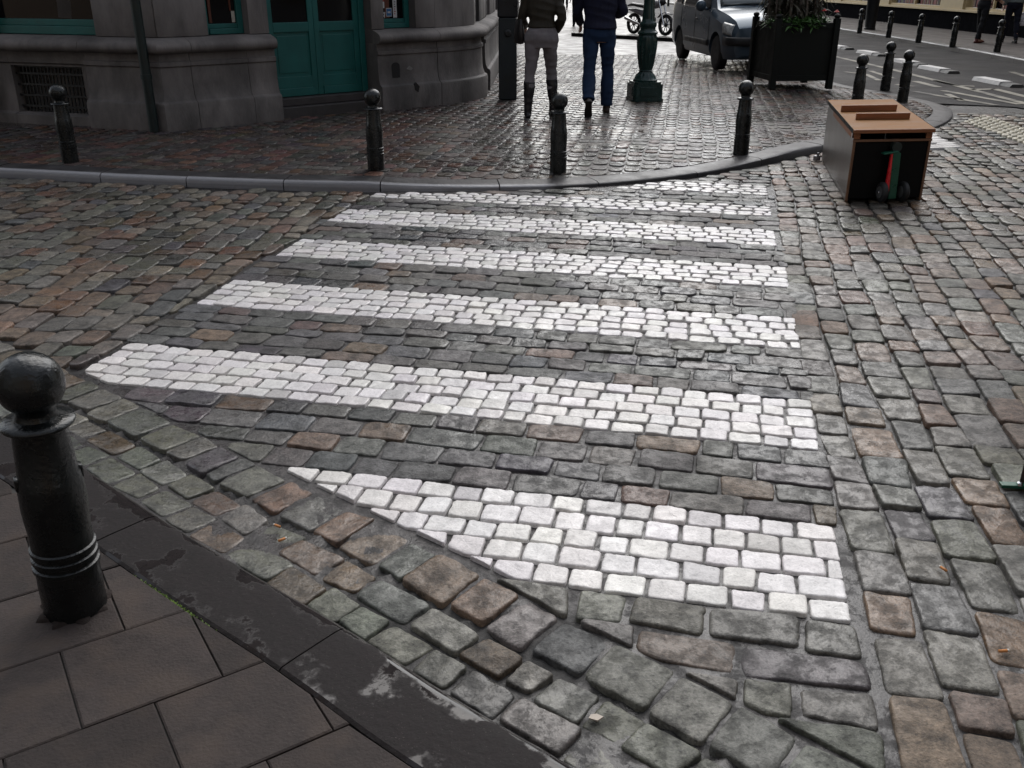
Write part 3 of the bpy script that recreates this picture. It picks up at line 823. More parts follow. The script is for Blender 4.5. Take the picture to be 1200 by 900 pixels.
sweep(p_, [C0[3] * 0.62 + D_ * 0.38, D_, E_], flare)
sweep(p_, [L_, onF1(2.36)], flare)
# bay under the big window, around the cellar opening
GR0, GR1 = 1.04, 2.03
sweep(p_, [onF1(2.358), onF1(GR1)], flat)
sweep(p_, [onF1(GR0), onF1(0.932)], flat)
sweep(p_, [onF1(GR1 - 0.001), onF1(GR0 + 0.001)], [(-0.4, G0), (0.098, G0), (0.098, 0.165), (0.02, 0.185), (-0.4, 0.185)])
sweep(p_, [onF1(GR1 - 0.001), onF1(GR0 + 0.001)], [(-0.4, 0.70), (0.028, 0.70), (0.028, 0.72), (0.053, 0.737), (0.053, 0.86), (-0.4, 0.86)])
sweep(p_, [onF1(GR1 + 0.2), onF1(GR0 - 0.1)], [(-0.42, 0.1), (-0.22, 0.1), (-0.22, 0.86), (-0.42, 0.86)])
# low bay on the side street with a cellar opening
sweep(p_, [D_ * 0.1 + C0[3] * 0.9, C0[3] * 0.62 + D_ * 0.38], [(-0.4, G0), (0.03, G0), (0.03, 0.22), (-0.12, 0.24), (-0.12, 0.78), (0.03, 0.80), (0.03, 0.86), (-0.4, 0.86)])
smooth_angle(p_.build('plinth', M_PLINTH, bld), 35)
l_ = MB()
sweep(l_, [L_, onF1(2.4)], torus); sweep(l_, [onF1(2.395), onF1(0.93)], torus); sweep(l_, [onF1(0.925), A_, onF2(0.28)], torus); sweep(l_, [onF2(0.285), onF2(DS0)], torus)
sweep(l_, [onF2(DS1 + 0.02), onF2(3.59)], torus); sweep(l_, [onF2(3.596), C0[0], C0[1], C0[2], C0[3], D_, E_], torus)
smooth_angle(l_.build('ledge', M_STONE, bld), 40)
# walls above the ledge, split round the openings
TOP = 8.2
w_ = MB()
def wall(Mf, s0, s1, z0, z1, o0=-0.4, o1=0.0):
    if z0 > 2: w_.box((s0, o0, z0), (s1, o1, z1), M=Mf); return
    w_.box((s0, o0, z0), (s1, o1 - 0.015, z1), M=Mf)
    z = z0
    while z < z1 - 0.05:
        h_ = min(0.47, z1 - z); s = s0
        while s < s1 - 0.02:
            e = min(s + rnd.uniform(0.45, 0.85), s1)
            if s1 - e < 0.2: e = s1
            w_.box((s + (0.002 if s > s0 else 0), o1 - 0.03, z + 0.003), (e - (0.002 if e < s1 else 0), o1 + rnd.uniform(0, 0.002), z + h_ - 0.002), 0.004, M=Mf); s = e
        z += h_
HEAD = 2.9
W1 = (-2.34, -0.80)                       # big window on the left front (s measured from the corner, leftwards negative)
for a, b in ((-8.5, -6.2), (-4.6, W1[0]), (W1[1], -0.02)): wall(F1, a, b, 1.025, HEAD)
wall(F1, -8.5, -0.02, HEAD, TOP)
W2, W3 = (0.57, 1.06), (2.86, 3.34)
for a, b in ((0.0, W2[0]), (W2[1], DS0), (DS1 + 0.02, W3[0]), (W3[1], 3.64)): wall(F2, a, b, 1.025 if a != W2[1] else 1.025, HEAD)
wall(F2, 0.0, 3.64, HEAD, TOP)
sweep(w_, C0, [(-0.4, 1.025), (0, 1.025), (0, TOP), (-0.4, TOP)])
W4 = (0.35, 1.15)
for a, b in ((0.0, W4[0]), (W4[1], 3.0), (4.0, 6.0), (7.0, 9.0), (10.0, 26.0)): wall(F3, a, b, 1.025, HEAD)
wall(F3, 0.0, 26.0, HEAD, TOP)
smooth_angle(w_.build('wall', M_STONE, bld), 40)
co = MB()
sweep(co, [L_, A_, C0[0], C0[1], C0[2], C0[3], D_, E_], [(-0.3, 3.25), (0.06, 3.25), (0.16, 3.34), (0.2, 3.42), (0.02, 3.5), (-0.3, 3.5)])
sweep(co, [L_, A_, C0[0], C0[1], C0[2], C0[3], D_, E_], [(-0.3, TOP), (0.12, TOP), (0.3, TOP + 0.15), (0.35, TOP + 0.3), (-0.3, TOP + 0.35)])
smooth_angle(co.build('cornice', M_STONE, bld), 40)
# upper windows
for Mf, xs in ((F1, (-7.2, -5.0, -2.8, -0.9)), (F2, (0.9, 2.4)), (F3, (1.5, 4.5, 7.5))):
    for s in xs:
        for z in (3.8, 6.1):
            fr = MB(); fr.box((s - 0.45, 0.002, z), (s - 0.38, 0.05, z + 1.6), M=Mf); fr.box((s + 0.38, 0.002, z), (s + 0.45, 0.05, z + 1.6), M=Mf)
            fr.box((s - 0.38, 0.002, z), (s + 0.38, 0.05, z + 0.07), M=Mf); fr.box((s - 0.38, 0.002, z + 1.53), (s + 0.38, 0.05, z + 1.6), M=Mf); fr.box((s - 0.03, 0.002, z + 0.07), (s + 0.03, 0.045, z + 1.53), M=Mf)
            o = fr.build('window', M_TEAL, bld)
            MB().box((s - 0.379, 0.003, z + 0.071), (s + 0.379, 0.02, z + 1.529), M=Mf).build('pane', M_PANE, o)

def window(Mf, s0, s1, z0, z1, rec=0.14, fw=0.07, bot=0.11, mull=()):
    fr = MB()
    o0, o1 = -rec - 0.06, -rec
    fr.box((s0, o0, z0), (s0 + fw, o1, z1), 0.006, M=Mf); fr.box((s1 - fw, o0, z0), (s1, o1, z1), 0.006, M=Mf)
    fr.box((s0 + fw, o0, z0), (s1 - fw, o1 + 0.012, z0 + bot * 0.55), 0.006, M=Mf)
    fr.box((s0 + fw, o0, z0 + bot * 0.56), (s1 - fw, o1 - 0.012, z0 + bot), 0.006, M=Mf)
    fr.box((s0 + fw, o0, z1 - fw), (s1 - fw, o1, z1), 0.006, M=Mf)
    for m in mull: fr.box((m - 0.025, o0, z0 + bot), (m + 0.025, o1 - 0.004, z1 - fw), 0.004, M=Mf)
    o = fr.build('window', M_TEAL, bld)
    MB().box((s0 + fw - 0.004, o0 + 0.012, z0 + bot - 0.004), (s1 - fw + 0.004, o0 + 0.022, z1 - fw + 0.004), M=Mf).build('pane', M_PANE, o)
    return o, o0 + 0.024
wl, pf = window(F1, W1[0] + 0.003, W1[1] - 0.003, 1.03, HEAD - 0.003, bot=0.16)
wl['label'] = 'wide teal framed window above the cellar grille'
cu = MB()
M_DRAPE = mat('pale drape', (0.05, 0.042, 0.038), rough=0.8, var=0.3, scale=6)
pts = [(-1.30 + 0.04 * math.sin(k * 1.1) - 0.02 * k, pf + 0.012 + 0.004 * math.sin(k * 2.0), 1.2 + k * 0.16) for k in range(9)]
cu.tube([F1 @ Vector(p) for p in pts], [(0.09 - 0.004 * k, 0.007) for k in range(9)], 8)
smooth_angle(cu.build('curtain', M_DRAPE, wl), 60)
M_ORANGE = mat('orange reflection', (0.10, 0.026, 0.012), rough=0.6)  # orange reflection in the panes, put in as solid coloured strips
wn2, pf = window(F2, W2[0] + 0.003, W2[1] - 0.003, 1.03, HEAD - 0.003)
wn2['label'] = 'narrow window left of the teal door'
MB().box((W2[0] + 0.10, pf, 1.15), (W2[0] + 0.13, pf + 0.008, 2.6), M=F2).box((W2[1] - 0.14, pf, 1.27), (W2[1] - 0.12, pf + 0.008, 2.6), M=F2).build('reflection_strip', M_ORANGE, wn2)
MB().box((W2[1] - 0.125, pf + 0.009, 1.15), (W2[1] - 0.085, pf + 0.011, 1.27), M=F2).build('sticker', mat('cream paper', (0.45, 0.42, 0.36), 0.6), wn2)
wn3, pf = window(F2, W3[0] + 0.003, W3[1] - 0.003, 1.03, HEAD - 0.003)
wn3['label'] = 'narrow window with stickers right of the teal door'
MB().box((W3[0] + 0.13, pf, 1.15), (W3[0] + 0.20, pf + 0.004, 2.6), M=F2).build('reflection_strip', M_ORANGE, wn3)
PAPER, RED = mat('white paper', (0.5, 0.5, 0.5), 0.5, var=0.08, bump=0), mat('red paper', (0.35, 0.02, 0.02), 0.5, bump=0)
BLUE = mat('blue paper', (0.02, 0.12, 0.30), 0.5, bump=0); INK = mat('dark ink', (0.03, 0.03, 0.05), 0.6, bump=0)
o_ = pf + 0.006
def stick(s, z, w, h, m, k=0, par=wn3, nm='sticker', poly=None):
    mb = MB()
    if poly: mb.prism([(s + a * w, z + b * h) for a, b in poly], -o_ - 0.002 - 0.002 * k, -o_ - 0.002 * k, M=F2 @ Matrix(((1, 0, 0, 0), (0, 0, -1, 0), (0, 1, 0, 0), (0, 0, 0, 1))))
    else: mb.box((s, o_ + 0.002 * k, z), (s + w, o_ + 0.0018 + 0.002 * k, z + h), M=F2)
    return mb.build(nm, m, par)
sx = W3[0]
stick(sx + 0.075, 1.265, 0.052, 0.075, PAPER); stick(sx + 0.075, 1.342, 0.052, 0.09, RED)
stick(sx + 0.082, 1.145, 0.055, 0.075, PAPER, poly=[(0.0, 0.9), (1, 1), (0.75, 0.0)])
stick(sx + 0.098, 1.175, 0.022, 0.026, INK, 1, poly=[(0.0, 1), (1, 1), (0.6, 0.0)])
stick(sx + 0.150, 1.165, 0.082, 0.10, PAPER); stick(sx + 0.156, 1.174, 0.070, 0.082, BLUE, 1); stick(sx + 0.170, 1.205, 0.042, 0.022, PAPER, 2)
stick(sx + 0.252, 1.15, 0.058, 0.24, PAPER)
for k in range(6): stick(sx + 0.27, 1.19 + k * 0.028, 0.022 if k % 2 else 0.015, 0.012, RED if k < 3 else INK, 1)
window(F3, W4[0] + 0.003, W4[1] - 0.003, 1.03, HEAD - 0.003)[0]['label'] = 'side street window beyond the rounded corner'
for a in (3.0, 6.0, 9.0): window(F3, a + 0.003, a + 0.997, 1.03, HEAD - 0.003)
window(F1, -6.197, -4.603, 1.03, HEAD - 0.003)
# door
dr = MB(); RC = -0.16
dz0 = 0.285
dr.box((DS0 + 0.003, RC - 0.08, dz0), (DS0 + 0.07, RC, 2.6), 0.006, M=F2); dr.box((DS1 - 0.06, RC - 0.08, dz0), (DS1 + 0.017, RC, 2.6), 0.006, M=F2)
dr.box((DS0 + 0.07, RC - 0.08, 2.53), (DS1 - 0.06, RC, 2.6), 0.006, M=F2)
door = dr.build('door', M_TEAL, bld); door['label'] = 'double teal door with low panels'
mid = (DS0 + DS1) / 2 + 0.0
for a, b, nm in ((DS0 + 0.072, mid - 0.002, 'door_leaf'), (mid + 0.002, DS1 - 0.062, 'door_leaf')):
    q = MB(); o0, o1 = RC - 0.075, RC - 0.025
    q.box((a, o0, dz0 + 0.005), (a + 0.07, o1, 2.528), 0.004, M=F2); q.box((b - 0.07, o0, dz0 + 0.005), (b, o1, 2.528), 0.004, M=F2)
    q.box((a + 0.07, o0, dz0 + 0.005), (b - 0.07, o1 + 0.016, dz0 + 0.10), 0.006, M=F2)
    q.box((a + 0.07, o0, dz0 + 0.10), (b - 0.07, o1 - 0.002, dz0 + 0.23), 0.005, M=F2)
    q.box((a + 0.07, o0, 1.02), (b - 0.07, o1, 1.13), 0.006, M=F2); q.box((a + 0.07, o0, 2.44), (b - 0.07, o1, 2.528), 0.004, M=F2)
    q.box((a + 0.068, o0, dz0 + 0.228), (b - 0.068, o1 - 0.022, 1.022), M=F2)
    q.box((a + 0.11, o0, dz0 + 0.27), (b - 0.11, o1 - 0.014, 0.98), 0.006, M=F2)
    lf = q.build('door_leaf', M_TEAL, door)
    MB().box((a + 0.066, o0 + 0.02, 1.128), (b - 0.066, o0 + 0.03, 2.442), M=F2).build('pane', M_PANE, door)
st = MB(); st.box((DS0 + 0.003, -0.4, 0.0), (DS1 + 0.017, 0.02, 0.19), 0.012, M=F2); st.box((DS0 + 0.003, -0.4, 0.192), (DS1 + 0.017, -0.06, 0.283), 0.01, M=F2)
st.build('doorstep', mat('worn step stone', (0.045, 0.04, 0.04), 0.6, scale=6), bld)
# reveals close the depth behind the door and windows
rv = MB(); rv.box((DS0 - 0.1, -0.46, 0.05), (DS1 + 0.1, -0.41, HEAD), M=F2); rv.box((0.3, -0.46, 1.0), (DS0 - 0.11, -0.41, HEAD), M=F2); rv.box((DS1 + 0.11, -0.46, 1.0), (3.6, -0.41, HEAD), M=F2)
rv.box((-7.0, -0.46, 1.0), (-0.3, -0.41, HEAD), M=F1); rv.box((0.1, -0.46, 1.0), (12, -0.41, HEAD), M=F3)
rv.build('inner_wall', mat('dark interior', (0.012, 0.010, 0.010), 0.8), bld)
# cellar grille
g_ = MB()
for z in (0.24, 0.36, 0.48, 0.60, 0.68): g_.box((-GR1 + 0.005, -0.03, z), (-GR0 - 0.005, -0.018, z + 0.022), M=F1)
for k in range(19):
    s = -GR1 + 0.05 + k * 0.05
    g_.box((s, -0.044, 0.186), (s + 0.014, -0.031, 0.699), M=F1)
g_.build('basement_grille', M_IRON, bld)
# drainpipe at the corner, boot-scraper niche and broken hole as shade-dark plates, chip
dp = MB()
pA = A_ + (Vector((-0.45, -0.9)).normalized()) * 0.235
dp.tube([(pA.x - BO.x, pA.y - BO.y, z) for z in (0.03, 0.5, 1.0, 2.0, 3.2)], 0.052, 14)
for z in (0.62, 2.3): dp.tube([(pA.x - BO.x, pA.y - BO.y, z), (pA.x - BO.x, pA.y - BO.y, z + 0.05)], 0.06, 14)
smooth_angle(dp.build('drainpipe', mat('dark green pipe', (0.006, 0.014, 0.014), 0.4), bld), 40)
nc = MB()
arch = [(0.0, 0.0), (0.115, 0.0), (0.115, 0.15)] + [(0.0575 + 0.0575 * math.cos(t), 0.15 + 0.05 * math.sin(t)) for t in np.linspace(0.2, 2.94, 9)] + [(0.0, 0.15)]
ZX = F2 @ Matrix(((1, 0, 0, 0), (0, 0, -1, 0), (0, 1, 0, 0), (0, 0, 0, 1)))
nc.prism([(2.88 + x, 0.45 + y * 0.92) for x, y in arch], -0.108, -0.09, M=ZX)
nc.build('scraper_niche_shade', mat('recess shade', (0.02, 0.018, 0.018), 0.9), bld)  # flat plate on the wall, the shade inside the niche is its colour
ch = MB(); ch.prism([(3.10, 0.545), (3.15, 0.58), (3.20, 0.55), (3.17, 0.525)], -0.103, -0.09, M=ZX)
ch.build('chipped_stone', mat('fresh broken stone', (0.2, 0.19, 0.18), 0.8), bld)
ch = MB(); ch.prism([(3.16, 0.36), (3.19, 0.38), (3.24, 0.33), (3.22, 0.26), (3.17, 0.29)], -0.181, -0.15, M=ZX)
ch.build('broken_hole_shade', mat('recess shade', (0.02, 0.018, 0.018), 0.9), bld)  # shade of the hole given as a dark plate

# ------------------------------------------------------------------ bollards
M_BOLL = mat('green black bollard paint', (0.0035, 0.005, 0.0055), rough=0.27, var=0.35, scale=14, bump=0.25, bscale=90, tint=(0.008, 0.0095, 0.010))
def bollard(scale=1.0, n=28):
    t = thing('bollard', 'bollard', 'bollard', (0, 0, 0), 0, 'black ball topped bollards')
    s = scale
    body = [(-0.03, 0.073), (0.002, 0.0735), (0.10, 0.0725), (0.125, 0.0725), (0.128, 0.0765), (0.138, 0.0765), (0.141, 0.0715), (0.149, 0.0715), (0.152, 0.0755), (0.162, 0.0755), (0.165, 0.071), (0.173, 0.071), (0.176, 0.075), (0.186, 0.075), (0.189, 0.0705),
            (0.23, 0.070), (0.27, 0.0725), (0.30, 0.0735), (0.35, 0.072), (0.375, 0.069), (0.382, 0.066), (0.46, 0.061), (0.505, 0.058)]
    b = MB().lathe([(z * s, r * s) for z, r in body], n)
    for sg in (1, -1): b.box((sg * 0.060 * s, -0.014 * s, 0.35 * s), (sg * 0.074 * s, 0.014 * s, 0.385 * s), 0.005 * s)
    smooth_angle(b.build('post', M_BOLL, t), 50)
    c = MB().lathe([(z * s, r * s) for z, r in [(0.503, 0.058), (0.506, 0.078), (0.512, 0.081), (0.518, 0.078), (0.522, 0.062), (0.525, 0.05)]], n)
    smooth_angle(c.build('collar', M_BOLL, t), 50)
    prof = [(0.524, 0.048), (0.534, 0.043)] + [(0.605 + 0.0735 * math.sin(a), 0.0735 * math.cos(a)) for a in np.linspace(-0.92, 1.54, 18)]
    smooth_angle(MB().lathe([(z * s, r * s) for z, r in prof], n).build('ball', M_BOLL, t), 60)
    return t
near_b = bollard(1.10, 40)
near_b.location = (-1.20, 2.10, 0.02); near_b.rotation_euler = (R(0.5), R(0.8), R(35))
near_b['label'] = 'biggest bollard, standing close by on the brown flagged near pavement'
bs = bollard(1.0, 24)
p0 = at(83, 190, PZ); bs.location = (p0.x, p0.y, PZ + 0.003)
mc_ = MB(); n_ = 40
rr_ = [0.092 + 0.012 * math.sin(k * 1.3) + rnd.uniform(-0.006, 0.006) for k in range(n_)]
vs = [(0.07 * math.cos(6.2832 * k / n_), 0.07 * math.sin(6.2832 * k / n_), 0.009) for k in range(n_)] + [(r_ * 0.92 * math.cos(6.2832 * k / n_), r_ * 0.92 * math.sin(6.2832 * k / n_), 0.006) for k, r_ in enumerate(rr_)] + [(r_ * math.cos(6.2832 * k / n_), r_ * math.sin(6.2832 * k / n_), -0.004) for k, r_ in enumerate(rr_)]
mc_.add(vs, [(r_ * n_ + k, r_ * n_ + (k + 1) % n_, (r_ + 1) * n_ + (k + 1) % n_, (r_ + 1) * n_ + k) for r_ in (0, 1) for k in range(n_)])
mc_.build('mortar_collar', mat('old mortar', (0.030, 0.024, 0.022), 0.85, spec=0.1, bump=0.6, var=0.4, scale=15), near_b, True)
bs['label'] = 'black bollard in front of the cellar grille, leftmost on the far pavement'
def put_b(px, py, lab, z=PZ + 0.003, dx=0, sc_=1.0, lean=(0, 0)):
    c = copy_tree(bs); p = at(px, py, z)
    if z == PZ + 0.003: z = pz(p.x, p.y) + 0.003; p = at(px, py, z)
    c.location = (p.x + dx, p.y, z); c.rotation_euler = (lean[0], lean[1], rnd.uniform(0, 3)); c.scale = (sc_, sc_, sc_); c['label'] = lab
    return c
put_b(441, 198, 'black bollard in front of the right jamb of the teal door')
put_b(654, 202, 'black bollard by the far kerb right behind the white stripes, in front of the walkers')
put_b(868, 180, 'black bollard below the dark planter box', lean=(0, R(1.0)))
put_b(1003, 129, 'bollard directly behind the wooden crate, lowest of the three there', lean=(0, R(0.6)))
put_b(1037, 104, 'middle one of the three bollards behind the wooden crate, farthest back of them', sc_=1.03)
put_b(1057, 119, 'bollard behind the right back corner of the wooden crate')
fl = ['bollard on the shop pavement beside the litter bin', 'bollard on the shop pavement under the left shop window', 'bollard on the shop pavement under the gap between the shop windows', 'bollard on the shop pavement left of the person with red shoes', 'bollard on the shop pavement in front of the person with the white bag']
for (px, py), l in zip([(1007, 38), (1041, 43), (1076, 49), (1116, 54), (1168, 61)], fl):
    c = put_b(px, py, l, z=0.118, sc_=1.0)
    c['group'] = 'bollards along the shop pavement'
for px, py, l in ((783, 7, 'small far bollard above the front wheel of the motorcycle'), (797, 9, 'small far bollard just left of the parked van roof pillar')):
    put_b(px, py, l, z=PZ)

# ------------------------------------------------------------------ traffic pillar with a green light, lamp post
pp = at(595, 117, PZ)
tp = thing('traffic_pillar', 'dark flat pillar with a green light beside the corner building', 'traffic pillar', (pp.x, pp.y + 0.06, PZ), R(3))
M_PIL = mat('dark blue green coated metal', (0.008, 0.014, 0.018), rough=0.42, var=0.2, scale=5, bump=0.1)
MB().box((-0.122, -0.06, 0.0), (0.122, 0.08, 1.055), 0.012).build('post', M_PIL, tp)
MB().box((-0.135, -0.075, 1.058), (0.135, 0.095, 2.4), 0.02).build('housing', mat('dark blue housing', (0.006, 0.008, 0.012), 0.35), tp)
MB().tube([(-0.01, -0.075, 1.335), (-0.01, -0.092, 1.335)], 0.036, 20).build('green_light', mat('green light', (0.1, 0.5, 0.2), 0.3, emit=(0.15, 1.0, 0.35, 0.9), bump=0), tp)
MB().lathe([(0.0, 0.05), (0.01, 0.048), (0.02, 0.03)], 20, M=Matrix.Translation((0, -0.06, 0.86)) @ Matrix.Rotation(R(90), 4, 'X')).build('push_button', M_IRON, tp)

pl_p = at(757, 119, PZ)
M_LAMP = mat('dark green cast iron', (0.007, 0.030, 0.027), rough=0.22, var=0.3, scale=8, bump=0.2, bscale=60)
lp = thing('street_lamp', 'ornate dark green cast iron lamp post on a square base', 'street lamp', (pl_p.x, pl_p.y + 0.2, PZ), R(8))
b = MB(); h = 0.205; c_ = 0.035
oct_ = lambda h, c_: [(-h + c_, -h), (h - c_, -h), (h, -h + c_), (h, h - c_), (h - c_, h), (-h + c_, h), (-h, h - c_), (-h, -h + c_)]
b.prism(oct_(h, c_), 0, 0.225); b.prism(oct_(h - 0.02, c_), 0.225, 0.25); b.prism(oct_(h + 0.012, c_), 0.0, 0.035)
b.build('plinth', M_LAMP, lp)
for sy, ax in ((-1, 0), (1, 0), (0, 1), (0, -1)):
    pnl = MB(); M_ = Matrix.Rotation(math.atan2(sy, ax) + math.pi / 2 if sy else (math.pi / 2 if ax > 0 else -math.pi / 2), 4, 'Z')
    pnl.box((-0.12, -h - 0.008, 0.06), (0.12, -h + 0.004, 0.19), 0.006, M=M_)
    pnl.build('base_panel', M_LAMP, lp)
sh_ = MB(); n = 48
prof = [(0.25, 0.165), (0.27, 0.168), (0.285, 0.15), (0.31, 0.135), (0.34, 0.115), (0.36, 0.095), (0.375, 0.088), (0.385, 0.098), (0.395, 0.088), (0.42, 0.092), (0.55, 0.115), (0.70, 0.132), (0.78, 0.134), (0.83, 0.126), (0.845, 0.118), (0.85, 0.132), (0.875, 0.136), (0.89, 0.122), (0.905, 0.105), (0.93, 0.10), (0.95, 0.112), (0.98, 0.116), (1.0, 0.108), (1.01, 0.092), (1.05, 0.082), (1.1, 0.085), (1.13, 0.078), (1.3, 0.07)]
sh_.lathe(prof, n)
for i, (z, r) in enumerate(prof):
    if 0.29 < z < 0.37 or 0.40 < z < 0.8:
        for k in range(n):
            v = sh_.v[i * n + k]; f = 1 + 0.05 * math.cos(16 * 2 * math.pi * k / n); sh_.v[i * n + k] = (v[0] * f, v[1] * f, v[2])
smooth_angle(sh_.build('urn', M_LAMP, lp), 45)
smooth_angle(MB().lathe([(1.3, 0.066), (1.34, 0.085), (1.37, 0.066), (2.2, 0.052), (2.25, 0.07), (2.28, 0.052), (3.4, 0.042), (3.45, 0.08), (3.5, 0.05)], 24).build('shaft', M_LAMP, lp), 45)
MB().lathe([(3.5, 0.06), (3.52, 0.11), (3.95, 0.19), (3.97, 0.2)], 6).build('lantern', mat('frosted lantern glass', (0.5, 0.5, 0.46), 0.3), lp)
MB().lathe([(3.97, 0.22), (4.15, 0.10), (4.2, 0.03), (4.28, 0.03)], 6).build('lantern_cap', M_LAMP, lp)

# ------------------------------------------------------------------ wooden crate on a folded drawbar
def local(o, d):
    return o
M_WOOD = mat('raw timber', (0.24, 0.085, 0.03), rough=0.55, var=0.3, scale=9, bump=0.25, bscale=50, stretch=(0.25, 3, 3))
M_PLY = mat('pale plywood', (0.225, 0.108, 0.038), spec=0.12, rough=0.65, var=0.16, scale=7, bump=0.15, bscale=90, stretch=(0.35, 2, 2))
M_SIDE = mat('grey weathered ply', (0.068, 0.054, 0.046), spec=0.4, rough=0.34, rvar=0.05, var=0.22, scale=2.2, bump=0.06, bscale=60, stretch=(1, 1, 1))
M_DARK = mat('black painted ply', (0.004, 0.004, 0.004), spec=0.15, rough=0.6, var=0.2, scale=4, bump=0.1)
fL, fR, bL = at(990, 237), at(1078, 235), Vector((2.98, 9.05, 0))
ex = (fR - fL).normalized(); ang = math.atan2(ex.y, ex.x)
Wc, Lc, Hc = 0.625, 1.82, 0.545
skew = R(0)
cr = thing('crate', 'long grey wooden crate with pale plywood lid and black front panel', 'crate', (fL.x, fL.y, 0.004), ang)
sy_ = Vector((bL.x - fL.x, bL.y - fL.y)); sy_.rotate(Matrix.Rotation(-ang, 2)); shx = sy_.x / sy_.y     # the long side is not quite square to the front
SK = Matrix(((1, shx, 0, 0), (0, 1, 0, 0), (0, 0, 1, 0), (0, 0, 0, 1)))
def cbox(mb, a, b, bev=0.003): mb.box(a, b, bev, M=SK); return mb
cbox(cbox(MB(), (0, 0.02, 0.03), (0.018, Lc, 0.50)), (0.0, 0.02, 0.0), (0.03, Lc, 0.03)).build('side_panel', M_SIDE, cr)
cbox(cbox(MB(), (Wc - 0.018, 0.02, 0.03), (Wc, Lc, 0.50)), (Wc - 0.03, 0.02, 0.0), (Wc, Lc, 0.03)).build('side_panel', M_SIDE, cr)
cbox(MB(), (0.02, Lc - 0.018, 0.03), (Wc - 0.02, Lc - 0.001, 0.50)).build('back_panel', M_SIDE, cr)
cbox(MB(), (0.02, 0.02, 0.03), (Wc - 0.02, Lc - 0.02, 0.05)).build('floor_panel', M_DARK, cr)
cbox(MB(), (0.022, 0.012, 0.02), (Wc - 0.022, 0.026, 0.452)).build('front_panel', M_DARK, cr)
fr = MB()
cbox(fr, (0.0, 0.0, 0.0), (0.02, 0.019, 0.455)); cbox(fr, (Wc - 0.02, 0.0, 0.0), (Wc, 0.019, 0.455)); cbox(fr, (-0.004, -0.003, 0.456), (Wc + 0.004, 0.022, 0.474))
fr.build('front_frame', mat('raw ply edge', (0.17, 0.085, 0.045), rough=0.6, var=0.3, scale=12), cr)
for a, b in (((0.0, 0.002, 0.476), (0.05, 0.05, 0.525)), ((Wc - 0.05, 0.002, 0.476), (Wc, 0.05, 0.525)), ((0.0, Lc - 0.05, 0.502), (0.05, Lc, 0.525)), ((Wc - 0.05, Lc - 0.05, 0.502), (Wc, Lc, 0.525))):
    cbox(MB(), a, b).build('corner_block', M_WOOD, cr)
for a, b in ((-0.012, 0.0), (Wc, Wc + 0.012)): cbox(MB(), (a, 0.06, 0.478), (b, Lc * 0.72, 0.515)).build('side_rail', M_WOOD, cr)
ld = MB(); cbox(ld, (-0.012, -0.008, 0.527), (Wc + 0.012, Lc + 0.01, 0.551), 0.004); lid = ld.build('lid', M_PLY, cr)
cbox(cbox(MB(), (-0.014, 0.012, 0.520), (-0.0125, Lc, 0.551), 0), (Wc + 0.0125, 0.012, 0.520), (Wc + 0.014, Lc, 0.551), 0).build('edge_strip', M_DARK, lid)
cbox(MB(), (-0.012, -0.026, 0.523), (Wc + 0.012, -0.009, 0.551), 0.003).build('front_lath', M_WOOD, lid)
bt = MB(); bt.box((0.06, 0.50, 0.552), (0.515, 0.53, 0.603), 0.004, M=SK @ Matrix.Rotation(R(-1.5), 4, 'Z')); bt.build('batten', M_WOOD, lid)
bt = MB(); bt.box((0.02, 0.98, 0.552), (0.52, 1.01, 0.606), 0.004, M=SK @ Matrix.Rotation(R(0.6), 4, 'Z')); bt.build('batten', M_WOOD, lid)
MB().box((-0.0155, 0.02, 0.485), (-0.0125, 0.045, 0.52), M=SK).build('sticker', PAPER, cr)
# drawbar
M_GRN = mat('dark green steel', (0.006, 0.075, 0.042), rough=0.35, var=0.2, scale=10)
M_RUB = mat('black rubber', (0.012, 0.012, 0.013), rough=0.6, var=0.3, scale=20)
db = MB()
lean = Matrix.Translation((0.335, -0.045, 0.03)) @ Matrix.Rotation(R(-3), 4, 'Y')
db.box((-0.022, -0.03, 0.0), (0.04, 0.012, 0.35), 0.004, M=lean)
bar = db.build('drawbar', M_GRN, cr)
MB().box((-0.062, -0.035, 0.352), (0.052, 0.03, 0.362), 0.002, M=lean @ Matrix.Rotation(R(-5), 4, 'Y')).build('cap_plate', M_GRN, bar)
MB().box((-0.056, -0.026, 0.05), (-0.0235, 0.0, 0.348), 0.003, M=lean @ Matrix.Rotation(R(4), 4, 'Y')).build('red_strip', mat('red plastic', (0.70, 0.02, 0.028), 0.3), bar)
smooth_angle(MB().tube([(0.335, 0.0, 0.42), (0.335, -0.045, 0.42)], 0.038, 20).build('socket', mat('dark socket', (0.01, 0.018, 0.016), 0.4), cr), 40)
for sx_ in (-0.085, 0.085):
    MW = Matrix.Translation((0.345 + sx_, -0.06, 0.082)) @ Matrix.Rotation(R(90), 4, 'Y')
    w = smooth_angle(MB().lathe([(-0.022, 0.05), (-0.02, 0.068), (-0.012, 0.078), (0.012, 0.078), (0.02, 0.068), (0.022, 0.05)], 28, M=MW).build('wheel', M_RUB, cr), 40)
    smooth_angle(MB().lathe([(-0.026, 0.012), (-0.025, 0.045), (0.025, 0.045), (0.026, 0.012)], 20, M=MW).build('rim', mat('grey rim', (0.08, 0.08, 0.08), 0.4), w), 40)
    sg = -1 if sx_ < 0 else 1
    smooth_angle(MB().lathe([(0, 0.011), (0.03 * sg, 0.011), (0.033 * sg, 0.007)], 12, M=MW).build('axle_nut', mat('bright steel', (0.7, 0.7, 0.72), 0.15, metallic=1.0), w), 40)
